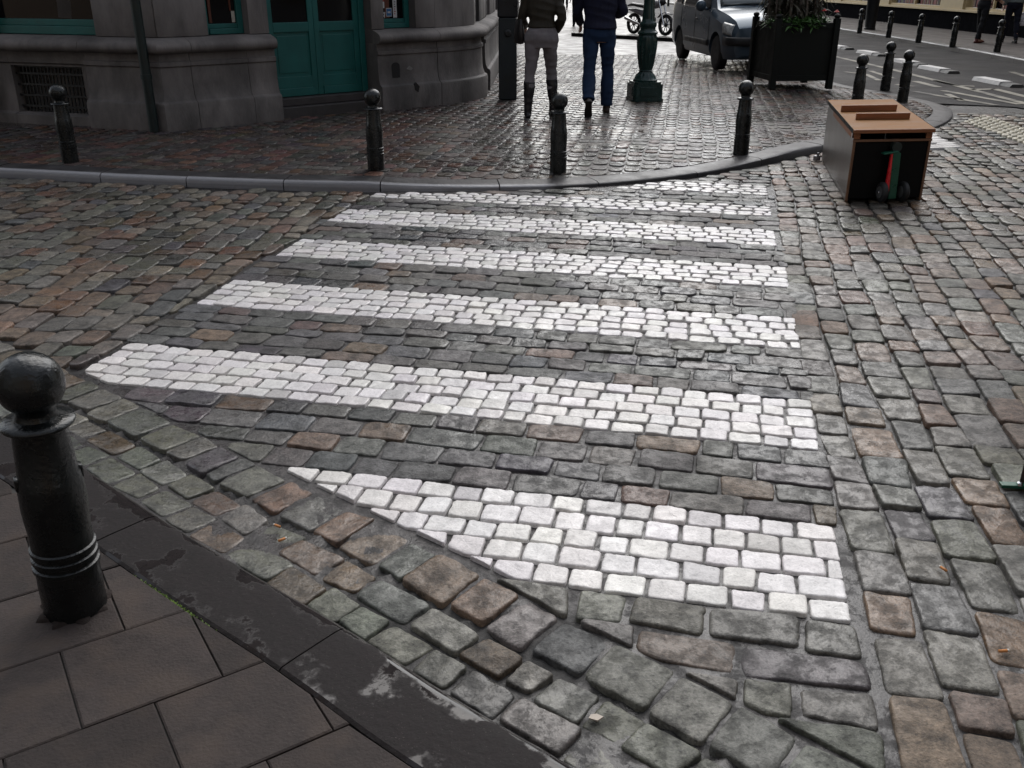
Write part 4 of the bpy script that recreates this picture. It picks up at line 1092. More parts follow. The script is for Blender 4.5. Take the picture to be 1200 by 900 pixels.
# small metal clip lying at the back corner
clip_ = at(957, 187, 0.01)
tag(MB().box((-0.03, -0.02, 0.0), (0.03, 0.02, 0.05), 0.006, M=Matrix.Rotation(0.5, 4, 'Z')).box((-0.012, -0.035, 0.02), (0.01, -0.02, 0.08), 0.004).build('metal_foot', mat('pale galvanised steel', (0.35, 0.35, 0.36), 0.35, metallic=0.6)),
    'small pale metal foot on the cobbles at the back corner of the crate', 'metal foot')
bpy.data.objects['metal_foot'].location = (clip_.x, clip_.y, 0.0)

# the next stall box, whose corner just enters on the right
q = at(1193, 569)
c2 = thing('stall_box', 'dark red brown box with a green foot plate cut by the right edge', 'stall box', (q.x, q.y, 0.0), R(-52))
M_BRN = mat('dark red brown paint', (0.026, 0.012, 0.010), rough=0.45, var=0.3, scale=5)
for x, y in ((0, 0), (0.55, 0), (0, 0.75), (0.55, 0.75)): MB().box((x, y, 0.004), (x + 0.05, y + 0.05, 0.30), 0.004).build('leg', M_BRN, c2)
MB().box((-0.004, -0.004, 0.302), (0.604, 0.804, 0.34), 0.006).box((0.052, 0.01, 0.03), (0.548, 0.03, 0.30)).box((0.01, 0.052, 0.03), (0.03, 0.748, 0.30)).box((0.052, 0.77, 0.03), (0.548, 0.79, 0.30)).box((0.57, 0.052, 0.03), (0.59, 0.748, 0.30)).build('box_body', M_BRN, c2)
fpl = MB().box((-0.07, -0.035, 0.006), (0.05, -0.006, 0.018), 0.002, M=Matrix.Rotation(R(48), 4, 'Z')).build('foot_plate', M_GRN, c2)
smooth_angle(MB().lathe([(0.018, 0.011), (0.026, 0.010), (0.03, 0.005)], 10, c=(0.014, -0.026, 0)).build('bolt', mat('bright steel', (0.7, 0.7, 0.72), 0.15, metallic=1.0), fpl), 40)

# ------------------------------------------------------------------ planter
P0 = at(904, 105, PZ)
Wp = 0.90; ang = R(7)
pt = thing('planter', 'square black panelled planter box with corner posts', 'planter', (P0.x, P0.y, PZ), ang)
Dp = 0.92; Hp = 0.86
M_PLN = mat('black green planter wood', (0.005, 0.0065, 0.0055), spec=0.22, rough=0.55, var=0.3, scale=6, bump=0.2)
for x, y in ((0, 0), (Wp, 0), (0, Dp), (Wp, Dp)):
    c = MB().box((x - 0.045, y - 0.045, 0), (x + 0.045, y + 0.045, 1.0), 0.006).lathe([(1.0, 0.03), (1.015, 0.045), (1.035, 0.05), (1.055, 0.035), (1.065, 0.01)], 12, c=(x, y, 0))
    c.build('corner_post', M_PLN, pt)
for a, b in (((0.046, 0.0), (Wp - 0.046, 0.03)), ((0.046, Dp - 0.03), (Wp - 0.046, Dp)), ((0.0, 0.046), (0.03, Dp - 0.046)), ((Wp - 0.03, 0.046), (Wp, Dp - 0.046))):
    m_ = MB(); m_.box((*a, 0.13), (*b, 0.92))
    hx = b[0] - a[0] > b[1] - a[1]
    for z0, z1 in ((0.12, 0.20), (0.86, 0.94)):
        if hx: m_.box((a[0], a[1] - 0.012, z0), (b[0], b[1] + 0.012, z1), 0.004)
        else: m_.box((a[0] - 0.012, a[1], z0), (b[0] + 0.012, b[1], z1), 0.004)
    m_.build('panel', M_PLN, pt)
MB().box((0.04, 0.04, 0.72), (Wp - 0.04, Dp - 0.04, 0.86)).build('soil', mat('dark soil', (0.02, 0.015, 0.01), 0.9), pt)
def leafmesh(mb, rg, base, direction, length, width, droop, seg=4):
    d = Vector(direction).normalized(); side = d.cross(Vector((0, 0, 1)))
    if side.length < 0.05: side = Vector((1, 0, 0))
    side.normalize(); vs, fs = [], []
    for i in range(seg + 1):
        t = i / seg; p = Vector(base) + d * length * t - Vector((0, 0, droop * length * t * t)); w = width * math.sin(math.pi * (0.12 + 0.86 * t)) * 0.5
        vs += [p - side * w, p + Vector((0, 0, w * 0.3)), p + side * w]
    for i in range(seg):
        k = i * 3; fs += [(k, k + 3, k + 4, k + 1), (k + 1, k + 4, k + 5, k + 2)]
    mb.add(vs, fs)
M_LEAF = mat('fern green leaves', (0.045, 0.115, 0.022), rough=0.5, var=0.5, scale=12, bump=0)
M_STALK = mat('grey brown stalks', (0.12, 0.10, 0.085), rough=0.7, var=0.4, scale=15)
Mw = pt.matrix_basis.copy()
def plant_at(name, lab, cat, x, y, z, grp=None):
    w = Matrix.Rotation(ang, 3, 'Z') @ Vector((x, y, 0)); return thing(name, lab, cat, (P0.x + w.x, P0.y + w.y, PZ + z), rnd.uniform(0, 6), grp)
fern = plant_at('fern', 'low green ferns spilling over the rim of the black planter', 'fern', Wp / 2, Dp * 0.35, 0.88)
fm = MB()
for k in range(900):
    a = rnd.uniform(0, 6.28); r = 0.44 * math.sqrt(rnd.random()); el = rnd.uniform(0.1, 1.1)
    a2 = rnd.uniform(0, 6.28)
    leafmesh(fm, rnd, (r * math.cos(a), r * math.sin(a) * 0.9, rnd.uniform(-0.02, 0.08)), (math.cos(a2) * math.cos(el), math.sin(a2) * math.cos(el), math.sin(el)), rnd.uniform(0.10, 0.26), rnd.uniform(0.02, 0.05), rnd.uniform(0.2, 0.7), 3)
fm.build('leaves', M_LEAF, fern)
tall = plant_at('tall_shrub', 'tall shrub of grey brown stalks rising from the black planter', 'shrub', Wp / 2, Dp * 0.55, 0.86)
sm, lm = MB(), MB()
for k in range(44):
    a = rnd.uniform(0, 6.28); r = 0.42 * math.sqrt(rnd.random()); x, y = r * math.cos(a) * 1.1, r * math.sin(a); h_ = rnd.uniform(0.7, 1.5)
    dx, dy = rnd.uniform(-0.12, 0.12), rnd.uniform(-0.12, 0.12)
    P = [(x + dx * t * t, y + dy * t * t, h_ * t) for t in (0, 0.35, 0.7, 1)]
    sm.tube(P, [0.016, 0.013, 0.01, 0.005], 6)
    for j in range(26):
        t = rnd.uniform(0.1, 1.0); a2 = rnd.uniform(0, 6.28); el = rnd.uniform(-0.9, 0.9)
        leafmesh(lm, rnd, (x + dx * t * t, y + dy * t * t, h_ * t), (math.cos(a2) * math.cos(el), math.sin(a2) * math.cos(el), math.sin(el)), rnd.uniform(0.12, 0.30), rnd.uniform(0.03, 0.055), rnd.uniform(0.3, 1.0), 3)
sm.build('stems', M_STALK, tall)
lm.build('leaves', mat('dull brown green leaves', (0.055, 0.05, 0.034), rough=0.6, var=0.5, scale=9, bump=0), tall)
M_PETAL = mat('red petals', (0.5, 0.02, 0.015), rough=0.5)
def flower(x, y, z, lab):
    f = plant_at('flower', lab, 'flower', x, y, z, 'red flowers in the planter')
    fm_ = MB()
    for k in range(9):
        a = k * 0.7; leafmesh(fm_, rnd, (0, 0, 0), (math.cos(a), math.sin(a), 0.5 + 0.1 * (k % 3)), 0.05, 0.04, 0.5, 3)
    fm_.ell((0, 0, 0.012), (0.022, 0.022, 0.018), 10, 6)
    fm_.build('petals', M_PETAL, f)
    MB().tube([(0, 0, 0.005), (0.01, 0, -0.07), (0.0, 0.01, -0.16)], 0.004, 6).build('stem', M_LEAF, f)
flower(Wp * 0.80, 0.08, 1.10, 'red flower on the planter rim, the one inside the right corner post')
flower(Wp * 1.08, 0.20, 1.08, 'red flower hanging out past the right corner post of the planter')

# ------------------------------------------------------------------ parked van
cf, crr = at(838, 82, PZ - 0.0), at(799, 70, PZ)
ax = (cf - crr); ax.z = 0; ax.normalize()            # rear -> front
van = thing('parked_van', 'parked silver blue van with its nose behind the black planter', 'van', (0, 0, PZ), 0)
lat = Vector((-ax.y, ax.x, 0))                        # to the van's left; the camera sees its right side
mid_ = cf + lat * 0.80
M_VAN = Matrix(((-ax.x, lat.x, 0), (-ax.y, lat.y, 0), (0, 0, 1))).to_4x4()      # +x backwards, +y to its left
van.location = (mid_.x + ax.x * 0.0, mid_.y, PZ); van.rotation_euler = M_VAN.to_euler()
# local: x=0 at front axle, nose at -0.80, tail at 3.30; y=-0.82 is the side we see
M_CAR = mat('silver blue car paint', (0.055, 0.082, 0.112), rough=0.30, var=0.06, scale=2, bump=0.0, metallic=0.35, coat=0.45, rvar=0.04)
M_BLK = mat('black car plastic', (0.012, 0.012, 0.014), rough=0.5, var=0.15, bump=0.05)
M_CGL = mat('car glass', (0.02, 0.024, 0.026), rough=0.05, var=0.1, bump=0, rvar=0.02)
#        x     half  zbot  zbelt  wtop  ztop
st_ = [(-0.80, 0.62, 0.30, 0.56, 0.58, 0.62), (-0.76, 0.72, 0.25, 0.62, 0.64, 0.76), (-0.62, 0.80, 0.22, 0.70, 0.66, 0.88), (-0.35, 0.835, 0.22, 0.80, 0.70, 0.96), (0.0, 0.845, 0.22, 0.86, 0.72, 1.01), (0.28, 0.845, 0.22, 0.90, 0.735, 1.05),
       (0.55, 0.848, 0.22, 0.95, 0.70, 1.30), (0.85, 0.85, 0.22, 0.97, 0.655, 1.58), (1.05, 0.85, 0.22, 0.97, 0.63, 1.70), (1.4, 0.85, 0.22, 0.98, 0.62, 1.76), (2.2, 0.85, 0.22, 1.0, 0.62, 1.78), (3.0, 0.845, 0.24, 1.02, 0.62, 1.76), (3.25, 0.82, 0.28, 1.02, 0.60, 1.70), (3.30, 0.78, 0.34, 1.0, 0.56, 1.62)]
bm_ = MB(); rows = []
for x, wd, zb, zl, wt, zt in st_:
    half = [(wd * 0.6, zb), (wd - 0.05, zb), (wd, zb + 0.12), (wd + 0.008, (zb + zl) / 2), (wd, zl), (wd * 0.6 + wt * 0.4, zl + (zt - zl) * 0.45), (wt + 0.02, zl + (zt - zl) * 0.86), (wt - 0.06, zt - 0.01), (wt * 0.5, zt + 0.015), (0, zt + 0.022)]
    rows.append([(x, -y, z) for y, z in half] + [(x, y, z) for y, z in half[-2::-1]])
nr = len(rows[0]); vs = [p for r in rows for p in r]; fs = []
for i in range(len(rows) - 1):
    for j in range(nr): fs.append((i * nr + j, i * nr + (j + 1) % nr, (i + 1) * nr + (j + 1) % nr, (i + 1) * nr + j))
fs.append(tuple(range(nr))); fs.append(tuple((len(rows) - 1) * nr + j for j in range(nr - 1, -1, -1)))
bm_.add(vs, fs)
me = bm_.mesh('body_src'); tmp = bpy.data.objects.new('tmp', me); COL.objects.link(tmp)
cut = MB()
for x in (0.0, 2.56): cut.tube([(x, -1.0, 0.30), (x, 1.0, 0.30)], 0.365, 32)
cme = cut.mesh('cut'); co_ = bpy.data.objects.new('tmpc', cme); COL.objects.link(co_)
md = tmp.modifiers.new('b', 'BOOLEAN'); md.operation = 'DIFFERENCE'; md.object = co_; md.solver = 'EXACT'
dg = bpy.context.evaluated_depsgraph_get(); dg.update()
bme = bpy.data.meshes.new_from_object(tmp.evaluated_get(dg)); bme.materials.clear(); bme.name = 'van_body'
bpy.data.objects.remove(tmp); bpy.data.objects.remove(co_)
body = smooth_angle(link('body', bme, M_CAR, van), 32)
def vside(x, z):
    """y of the seen side at (x, z)"""
    xs = [s[0] for s in st_]
    wd, zb, zl, wt, zt = [np.interp(x, xs, [s[k] for s in st_]) for k in (1, 2, 3, 4, 5)]
    zz_ = [zb, zb + 0.12, (zb + zl) / 2, zl, zl + (zt - zl) * 0.45, zl + (zt - zl) * 0.86, zt - 0.01]
    return -np.interp(z, zz_, [wd - 0.05, wd, wd + 0.008, wd, wd * 0.6 + wt * 0.4, wt + 0.02, wt - 0.06])
def vpatch(poly, m, nm, par, off=0.006, n=6, flip=1):
    """a panel that follows the flank: poly as bottom/top edge lists of (x, z)"""
    lo, hi = poly; K = 10
    for sgn in (1, -1):
        mb = MB(); vs = []
        for i in range(K + 1):
            t = i / K
            a = np.array([np.interp(t, np.linspace(0, 1, len(lo)), [p[k] for p in lo]) for k in (0, 1)]); b = np.array([np.interp(t, np.linspace(0, 1, len(hi)), [p[k] for p in hi]) for k in (0, 1)])
            for j in range(n + 1):
                p = a + (b - a) * j / n; vs.append((p[0], sgn * (vside(p[0], p[1]) - off), p[1]))
        mb.add(vs, [(i * (n + 1) + j, (i + 1) * (n + 1) + j, (i + 1) * (n + 1) + j + 1, i * (n + 1) + j + 1) for i in range(K) for j in range(n)])
        o = mb.build(nm, m, par, True); sd_ = o.modifiers.new('t', 'SOLIDIFY'); sd_.thickness = 0.004; sd_.offset = 0
vpatch(([(0.52, 1.03), (0.78, 1.02), (1.34, 1.03)], [(0.90, 1.54), (1.05, 1.60), (1.34, 1.63)]), M_CGL, 'side_window', van)
vpatch(([(1.44, 1.03), (2.38, 1.05)], [(1.44, 1.64), (2.38, 1.65)]), M_CGL, 'side_window', van)
vpatch(([(2.50, 1.07), (3.08, 1.09)], [(2.50, 1.64), (3.02, 1.60)]), M_CGL, 'side_window', van)
vpatch(([(0.40, 0.40), (2.14, 0.40)], [(0.40, 0.50), (2.14, 0.50)]), M_BLK, 'side_moulding', van, 0.014, 2)
for xx in (0.44, 1.39, 2.43): vpatch(([(xx, 0.28), (xx + 0.012, 0.28)], [(xx, 1.0), (xx + 0.012, 1.0)]), M_BLK, 'door_seam', van, 0.003, 6)
vpatch(([(1.18, 0.82), (1.33, 0.82)], [(1.18, 0.86), (1.33, 0.86)]), M_BLK, 'door_handle', van, 0.02, 2)
ws = MB(); vs = []
for i in range(9):
    t = i / 8
    for j in range(13):
        u = -1 + 2 * j / 12
        x = np.interp(t, [0, 0.5, 1], [0.335, 0.60, 0.93]); z = np.interp(x, [s[0] for s in st_], [s[5] for s in st_]); wt = np.interp(x, [s[0] for s in st_], [s[4] for s in st_])
        vs.append((x - 0.012 - 0.03 * (1 - u * u), u * (wt - 0.03), z + 0.022 - 0.03 * u * u))
ws.add(vs, [(i * 13 + j, i * 13 + j + 1, (i + 1) * 13 + j + 1, (i + 1) * 13 + j) for i in range(8) for j in range(12)])
o = ws.build('windscreen', mat('windscreen glass', (0.09, 0.105, 0.11), spec=1.0, rough=0.06, var=0.1, bump=0, rvar=0.02), van, True); o.modifiers.new('t', 'SOLIDIFY').thickness = 0.006
wp = MB(); wp.tube([(0.30, -0.60, 1.085), (0.36, -0.30, 1.14), (0.345, 0.02, 1.10)], 0.012, 6); wp.tube([(0.29, 0.05, 1.085), (0.345, 0.32, 1.12), (0.33, 0.58, 1.10)], 0.012, 6); wp.build('wiper', M_BLK, van)
vpatch(([(-0.70, 0.62), (-0.40, 0.66)], [(-0.66, 0.80), (-0.36, 0.84)]), mat('headlight glass', (0.30, 0.31, 0.31), rough=0.12, var=0.5, scale=18, bump=0), 'headlight', van, 0.012)
fb_ = MB(); pts_ = [(-0.50, -0.845, 0), (-0.68, -0.81, 0), (-0.80, -0.70, 0), (-0.85, -0.45, 0), (-0.86, 0, 0), (-0.85, 0.45, 0), (-0.80, 0.70, 0), (-0.68, 0.81, 0), (-0.50, 0.845, 0)]
fb_.tube([(x, y, 0.53) for x, y, _ in pts_], [(0.025, 0.075)] * 9, 10); fb_.build('bumper', M_BLK, van, True)
gr_ = MB().box((-0.825, -0.36, 0.62), (-0.77, 0.36, 0.74), 0.01); gr_.build('radiator_grille', M_BLK, van)
for sgn in (-1, 1):
    mr = MB().ell((0.62, sgn * 0.98, 1.08), (0.075, 0.10, 0.10), 14, 10, M=Matrix.Rotation(R(-12), 4, 'Y')); mr.tube([(0.63, sgn * 0.84, 1.02), (0.62, sgn * 0.92, 1.04)], 0.03, 8)
    mr.build('wing_mirror', M_CAR, van, True)
for x in (0.0, 2.56):
    for sgn in (-1, 1):
        MW = Matrix.Translation((x, sgn * 0.745, 0.30)) @ Matrix.Rotation(R(90), 4, 'X')
        w = smooth_angle(MB().lathe([(-0.085, 0.2), (-0.085, 0.27), (-0.065, 0.298), (0.065, 0.298), (0.085, 0.27), (0.085, 0.2)], 32, M=MW).build('wheel', M_RUB, van), 40)
        rm = MB().lathe([(-0.08, 0.05), (-0.078, 0.10), (-0.06, 0.19), (-0.082, 0.205), (0.082, 0.205), (0.06, 0.19), (0.078, 0.10), (0.08, 0.05)], 24, M=MW)
        for k in range(6):
            for sd_ in (-1, 1): rm.box((-0.02, 0.06, sd_ * 0.075 - 0.008), (0.02, 0.19, sd_ * 0.075 + 0.008), M=MW @ Matrix.Rotation(k * math.pi / 3, 4, 'Z'))
        smooth_angle(rm.build('rim', mat('grey rim', (0.08, 0.08, 0.08), 0.4), w), 40)
MB().box((-0.3, -0.6, 0.24), (2.9, 0.6, 0.3)).build('underbody', M_BLK, van)

# ------------------------------------------------------------------ motorcycle beyond the lamp
ra, fa_ = at(738, 39.5, PZ), at(784, 42.5, PZ)
mx_ = fa_ - ra; WB = 1.38
mo = thing('motorcycle', 'grey motorcycle parked behind the street lamp', 'motorcycle', ((ra.x + fa_.x) / 2, (ra.y + fa_.y) / 2, PZ), math.atan2(mx_.y, mx_.x))
M_CHR = mat('bright chrome', (0.75, 0.75, 0.76), 0.12, var=0.1, metallic=1.0, bump=0)
M_MG = mat('grey bike panel', (0.22, 0.21, 0.22), rough=0.35, var=0.1, bump=0)
for x in (-WB / 2, WB / 2):
    MW = Matrix.Translation((x, 0, 0.30)) @ Matrix.Rotation(R(90), 4, 'X')
    vs, fs = [], []
    tor = MB(); nU, nV = 32, 10
    vs = [MW @ Vector(((0.248 + 0.052 * math.cos(b_)) * math.cos(a_), (0.248 + 0.052 * math.cos(b_)) * math.sin(a_), 0.055 * math.sin(b_))) for a_ in np.linspace(0, 2 * math.pi, nU, endpoint=False) for b_ in np.linspace(0, 2 * math.pi, nV, endpoint=False)]
    fs = [(i * nV + j, ((i + 1) % nU) * nV + j, ((i + 1) % nU) * nV + (j + 1) % nV, i * nV + (j + 1) % nV) for i in range(nU) for j in range(nV)]
    w = tor.add(vs, fs).build('wheel', M_RUB, mo, True)
    rm = MB().lathe([(-0.05, 0.02), (-0.03, 0.05), (0.03, 0.05), (0.05, 0.02)], 14, M=MW)
    for k in range(9): rm.box((-0.008, 0.03, -0.01), (0.008, 0.222, 0.01), M=MW @ Matrix.Rotation(k * 2 * math.pi / 9, 4, 'Z'))
    rm.build('rim', mat('dull dark rim', (0.022, 0.022, 0.023), 0.5), w)
smooth_angle(MB().tube([(-0.95, -0.13, 0.46), (-0.5, -0.14, 0.34), (-0.3, -0.13, 0.30), (0.1, -0.12, 0.28)], [0.05, 0.05, 0.03, 0.022], 12).build('exhaust', M_CHR, mo), 40)
MB().tube([(-0.98, 0, 0.80), (-0.75, 0, 0.84), (-0.3, 0, 0.80), (0.0, 0, 0.78)], [(0.04, 0.03), (0.12, 0.055), (0.15, 0.06), (0.1, 0.05)], 12).build('saddle', M_BLK, mo, True)
MB().tube([(-0.95, 0, 0.70), (-0.6, 0, 0.66), (-0.2, 0, 0.58), (0.1, 0, 0.6)], [(0.05, 0.03), (0.12, 0.07), (0.14, 0.1), (0.1, 0.1)], 12).build('tail_panel', M_MG, mo, True)
MB().ell((0.2, 0, 0.86), (0.26, 0.14, 0.13)).build('tank', M_MG, mo, True)
MB().ell((0.0, 0, 0.42), (0.22, 0.16, 0.17)).box((-0.6, -0.08, 0.28), (-0.1, -0.05, 0.36), 0.01).box((-0.6, 0.05, 0.28), (-0.1, 0.08, 0.36), 0.01).build('engine', mat('dark engine metal', (0.05, 0.05, 0.05), 0.4, metallic=0.7), mo)
fk_ = MB()
for y in (-0.09, 0.09): fk_.tube([(WB / 2, y, 0.30), (WB / 2 - 0.26, y, 0.98)], 0.024, 8)
fk_.build('fork', M_CHR, mo)
hb = MB().tube([(0.30, -0.36, 1.06), (0.40, -0.2, 1.04), (0.42, 0, 1.0), (0.40, 0.2, 1.04), (0.30, 0.36, 1.06)], 0.014, 8).ell((0.50, 0, 0.92), (0.1, 0.1, 0.1)); hb.build('handlebar', M_BLK, mo, True)
MB().tube([(WB / 2 - 0.32, 0, 0.50), (WB / 2 - 0.2, 0, 0.61), (WB / 2, 0, 0.645), (WB / 2 + 0.22, 0, 0.59)], [(0.06, 0.012)] * 4, 8).build('mudguard', M_MG, mo, True)
MB().tube([(-0.05, 0.1, 0.28), (-0.12, 0.26, 0.0)], 0.014, 8).build('side_stand', M_BLK, mo)
# low kerb in front of the motorcycle
kl = MB(); a_, b_ = at(700, 44, PZ), at(812, 50, PZ); d_ = (b_ - a_).normalized(); nn = Vector((-d_.y, d_.x, 0)) * 0.12
kl.add([a_ - d_ * 1, b_ + d_ * 1, b_ + d_ * 1 + nn, a_ - d_ * 1 + nn] + [v + Vector((0, 0, 0.09)) for v in (a_ - d_ * 1, b_ + d_ * 1, b_ + d_ * 1 + nn, a_ - d_ * 1 + nn)], [(4, 5, 6, 7), (0, 1, 5, 4), (3, 2, 6, 7), (0, 3, 7, 4), (1, 2, 6, 5)])
tag(kl.build('kerb', M_KERB), 'low dark kerb crossing in front of the parked motorcycle', 'kerb', kind='structure')

# ------------------------------------------------------------------ people
SKIN = mat('skin', (0.42, 0.25, 0.18), rough=0.5, var=0.1, scale=12, bump=0.1, bscale=200)
def human(name, label, loc, face, H=1.72, pose=None, top=None, legs=None, shoes=None, hair=None, boots=False, female=False, group=None, vox=0.009, cuff=0.0, long_hair=False):
    """pose angles in degrees, the figure faces +y; hip/knee/shoulder/elbow swing forward positive"""
    P = dict(hipL=0, hipR=0, kneeL=0, kneeR=0, footL=0, footR=0, shL=0, shR=0, elL=15, elR=15, outL=8, outR=8, lean=0, inL=0, inR=0, spread=1.0, hipw=1.0)
    P.update(pose or {})
    t = thing(name, label, 'person', loc, face, group)
    S = H / 1.72
    v = lambda x, y, z: Vector((x * S, y * S, z * S))
    lean_ = math.sin(R(P['lean']))
    def tor(x, y, z): return v(x, y + lean_ * max(0, z - 0.9), z)
    hipz = 0.90; J = {}
    for sd, sg in (('L', -1), ('R', 1)):
        h = v(0.088 * sg * P['hipw'], 0, hipz)
        a = R(P['hip' + sd]); k = h + Vector((0.012 * sg * P['spread'] * P['hipw'] * S, math.sin(a) * 0.43 * S, -math.cos(a) * 0.43 * S))
        b = a - R(P['knee' + sd]); an = k + Vector((0.012 * sg * (P['spread'] - 1) * S, math.sin(b) * 0.40 * S, -math.cos(b) * 0.40 * S))
        f = R(P['foot' + sd]); J['leg' + sd] = (h, k, an, f)
        s = tor(0.185 * sg * (0.9 if female else 1.03), 0, 1.40)
        a = R(P['sh' + sd]); o = R(P['out' + sd]); e = s + Vector((sg * math.sin(o) * 0.29 * S, math.sin(a) * 0.29 * S * math.cos(o), -math.cos(a) * math.cos(o) * 0.29 * S))
        b = a + R(P['el' + sd]); i_ = R(P['in' + sd]); w = e + Vector((-sg * math.sin(i_) * 0.25 * S, math.sin(b) * 0.25 * S * math.cos(i_), -math.cos(b) * math.cos(i_) * 0.25 * S))
        J['arm' + sd] = (s, e, w)
    low = min(J['leg' + s][2].z - 0.075 * S - max(0, math.sin(-J['leg' + s][3])) * 0.12 * S for s in 'LR')
    dz = Vector((0, 0, -low))
    for kk in ('legL', 'legR'): J[kk] = (J[kk][0] + dz, J[kk][1] + dz, J[kk][2] + dz, J[kk][3])
    for kk in ('armL', 'armR'): J[kk] = tuple(q + dz for q in J[kk])
    def torso(mb, g, z0, z1, hipw=1.0):
        secs = [(0.80, 0.13, 0.10), (0.87, 0.168 * hipw, 0.118), (0.95, 0.165 * hipw, 0.118), (1.02, 0.142 if female else 0.155, 0.10), (1.10, 0.128 if female else 0.152, 0.096), (1.22, 0.150 if female else 0.168, 0.108), (1.34, 0.165 if female else 0.187, 0.108), (1.42, 0.145 if female else 0.165, 0.09), (1.46, 0.085, 0.07)]
        secs = [q for q in secs if z0 <= q[0] <= z1]
        mb.rings([(tor(0, -0.012 if q[0] < 1.0 else 0, q[0]) + dz, (q[1] + g) * S, (q[2] + g) * S) for q in secs], 24)
    def leg(mb, sd, g, upto=1.0, flare_=0.0, low_=0.0):
        h, k, an, f = J['leg' + sd]
        top_ = h + Vector((0, 0, 0.03 * S))
        pts = [top_, h.lerp(k, 0.2), h.lerp(k, 0.5), h.lerp(k, 0.85), k, k.lerp(an, 0.3), k.lerp(an, 0.6), k.lerp(an, upto)]
        r = [0.088, 0.086, 0.074, 0.060, 0.056, 0.057, 0.047, 0.037]
        fl_ = [0, 0, 0, 0, 0.003, flare_ * 0.4, flare_ * 0.8, flare_]
        mb.tube(pts, [(x + g + q) * S for x, q in zip(r, fl_)], 16)
    def arm(mb, sd, g, upto=1.0):
        s, e, w = J['arm' + sd]
        sg = -1 if sd == 'L' else 1
        mb.tube([s + Vector((-sg * 0.07 * S, 0, 0.02 * S)), s + Vector((0, 0, 0.0)), s.lerp(e, 0.4), s.lerp(e, 0.85), e, e.lerp(w, 0.35), e.lerp(w, upto)], [(x + g) * S for x in (0.05, 0.056, 0.047, 0.041, 0.040, 0.038, 0.028)], 14)
    def hand(mb, sd):
        s, e, w = J['arm' + sd]; d = (w - e).normalized(); sg = -1 if sd == 'L' else 1
        side = Vector((0, 1, 0)) if abs(d.y) < 0.75 else Vector((0, 0, 1)); side = (side - d * side.dot(d)).normalized(); nrm = d.cross(side) * sg
        for q, r_ in ((0.0, 0.024), (0.03, 0.028), (0.055, 0.03), (0.08, 0.028)):
            for kx in (-1, 0, 1): mb.ell(w + d * q * S + side * kx * 0.018 * S, (r_ * 0.62 * S,) * 3, 8, 6)
        for i, ln_ in enumerate((0.062, 0.074, 0.07, 0.054)):
            b0 = w + d * 0.082 * S + side * (0.03 - 0.02 * i) * S
            m1 = b0 + d * ln_ * 0.55 * S + nrm * 0.012 * S; tp_ = m1 + (d * 0.35 + nrm * 0.5).normalized() * ln_ * 0.5 * S
            mb.tube([b0 - d * 0.02 * S, b0, m1, tp_], [0.011 * S, 0.0105 * S, 0.0095 * S, 0.008 * S], 8)
        b0 = w + d * 0.02 * S + side * 0.03 * S
        mb.tube([b0, b0 + (d * 0.5 + side * 0.8).normalized() * 0.04 * S, b0 + (d * 0.9 + side * 0.5 + nrm * 0.3).normalized() * 0.072 * S], [0.013 * S, 0.012 * S, 0.009 * S], 8)
    body = MB()
    torso(body, -0.004, 0.8, 1.46)
    for sd in 'LR':
        leg(body, sd, -0.004); arm(body, sd, -0.003); hand(body, sd)
        h, k, an, f = J['leg' + sd]; dd = Vector((0, math.cos(f), math.sin(f)))
        body.tube([an - dd * 0.03 * S, an + dd * 0.06 * S - Vector((0, 0, 0.03 * S)), an + dd * 0.14 * S - Vector((0, 0, 0.045 * S))], [0.034 * S, 0.034 * S, 0.025 * S], 10)
    hc = tor(0, 0.015, 1.605) + dz
    body.tube([tor(0, -0.01, 1.42) + dz, tor(0, 0, 1.50) + dz, hc - Vector((0, 0, 0.05 * S))], [0.062 * S, 0.054 * S, 0.056 * S], 14)
    body.ell(hc, (0.075 * S, 0.095 * S, 0.112 * S), 20, 14); body.ell(hc + v(0, 0.035, -0.06), (0.055 * S, 0.06 * S, 0.055 * S), 14, 9)
    body.tube([hc + v(0, 0.088, 0.015), hc + v(0, 0.108, -0.022), hc + v(0, 0.094, -0.032)], [0.011 * S, 0.015 * S, 0.012 * S], 8)
    for sg in (-1, 1):
        body.ell(hc + v(0.077 * sg, -0.005, -0.005), (0.012 * S, 0.02 * S, 0.032 * S), 8, 7); body.ell(hc + v(0.032 * sg, 0.085, 0.018), (0.018 * S, 0.012 * S, 0.007 * S), 8, 6)
    body.ell(hc + v(0, 0.090, -0.058), (0.024 * S, 0.012 * S, 0.008 * S), 8, 6)
    remeshed(body, 'body', min(vox, 0.008), SKIN, t, 3)
    for sg in (-1, 1):
        MB().ell(hc + v(0.032 * sg, 0.088, 0.008), (0.013 * S, 0.009 * S, 0.007 * S), 10, 7).build('eye', mat('eye', (0.05, 0.04, 0.035), 0.2), t, True)
    hr = MB(); hr.ell(hc + v(0, -0.014, 0.022), (0.087 * S, 0.102 * S, 0.108 * S), 18, 12)
    if long_hair:
        hr.ell(hc + v(0, -0.055, -0.06), (0.085 * S, 0.06 * S, 0.12 * S), 14, 9); hr.ell(hc + v(0, -0.07, -0.14), (0.075 * S, 0.04 * S, 0.10 * S), 14, 9)
    o = remeshed(hr, 'hair', 0.009, hair, t, 3, 0.006, 5, 40)
    tr = MB(); torso(tr, 0.012, 0.8, 1.03, P['hipw'] * (1.0 if not female else 1.04))
    for sd in 'LR': leg(tr, sd, 0.010 if not boots else 0.006, 0.55 if boots else 0.98, cuff)
    for sg in (-1, 1): tr.ell(v(0.078 * sg * P['hipw'], -0.055, 0.90) + dz, (0.085 * S, 0.075 * S, 0.085 * S), 12, 9)
    remeshed(tr, 'trousers', vox, legs, t, 4, 0.007, 3, 16)
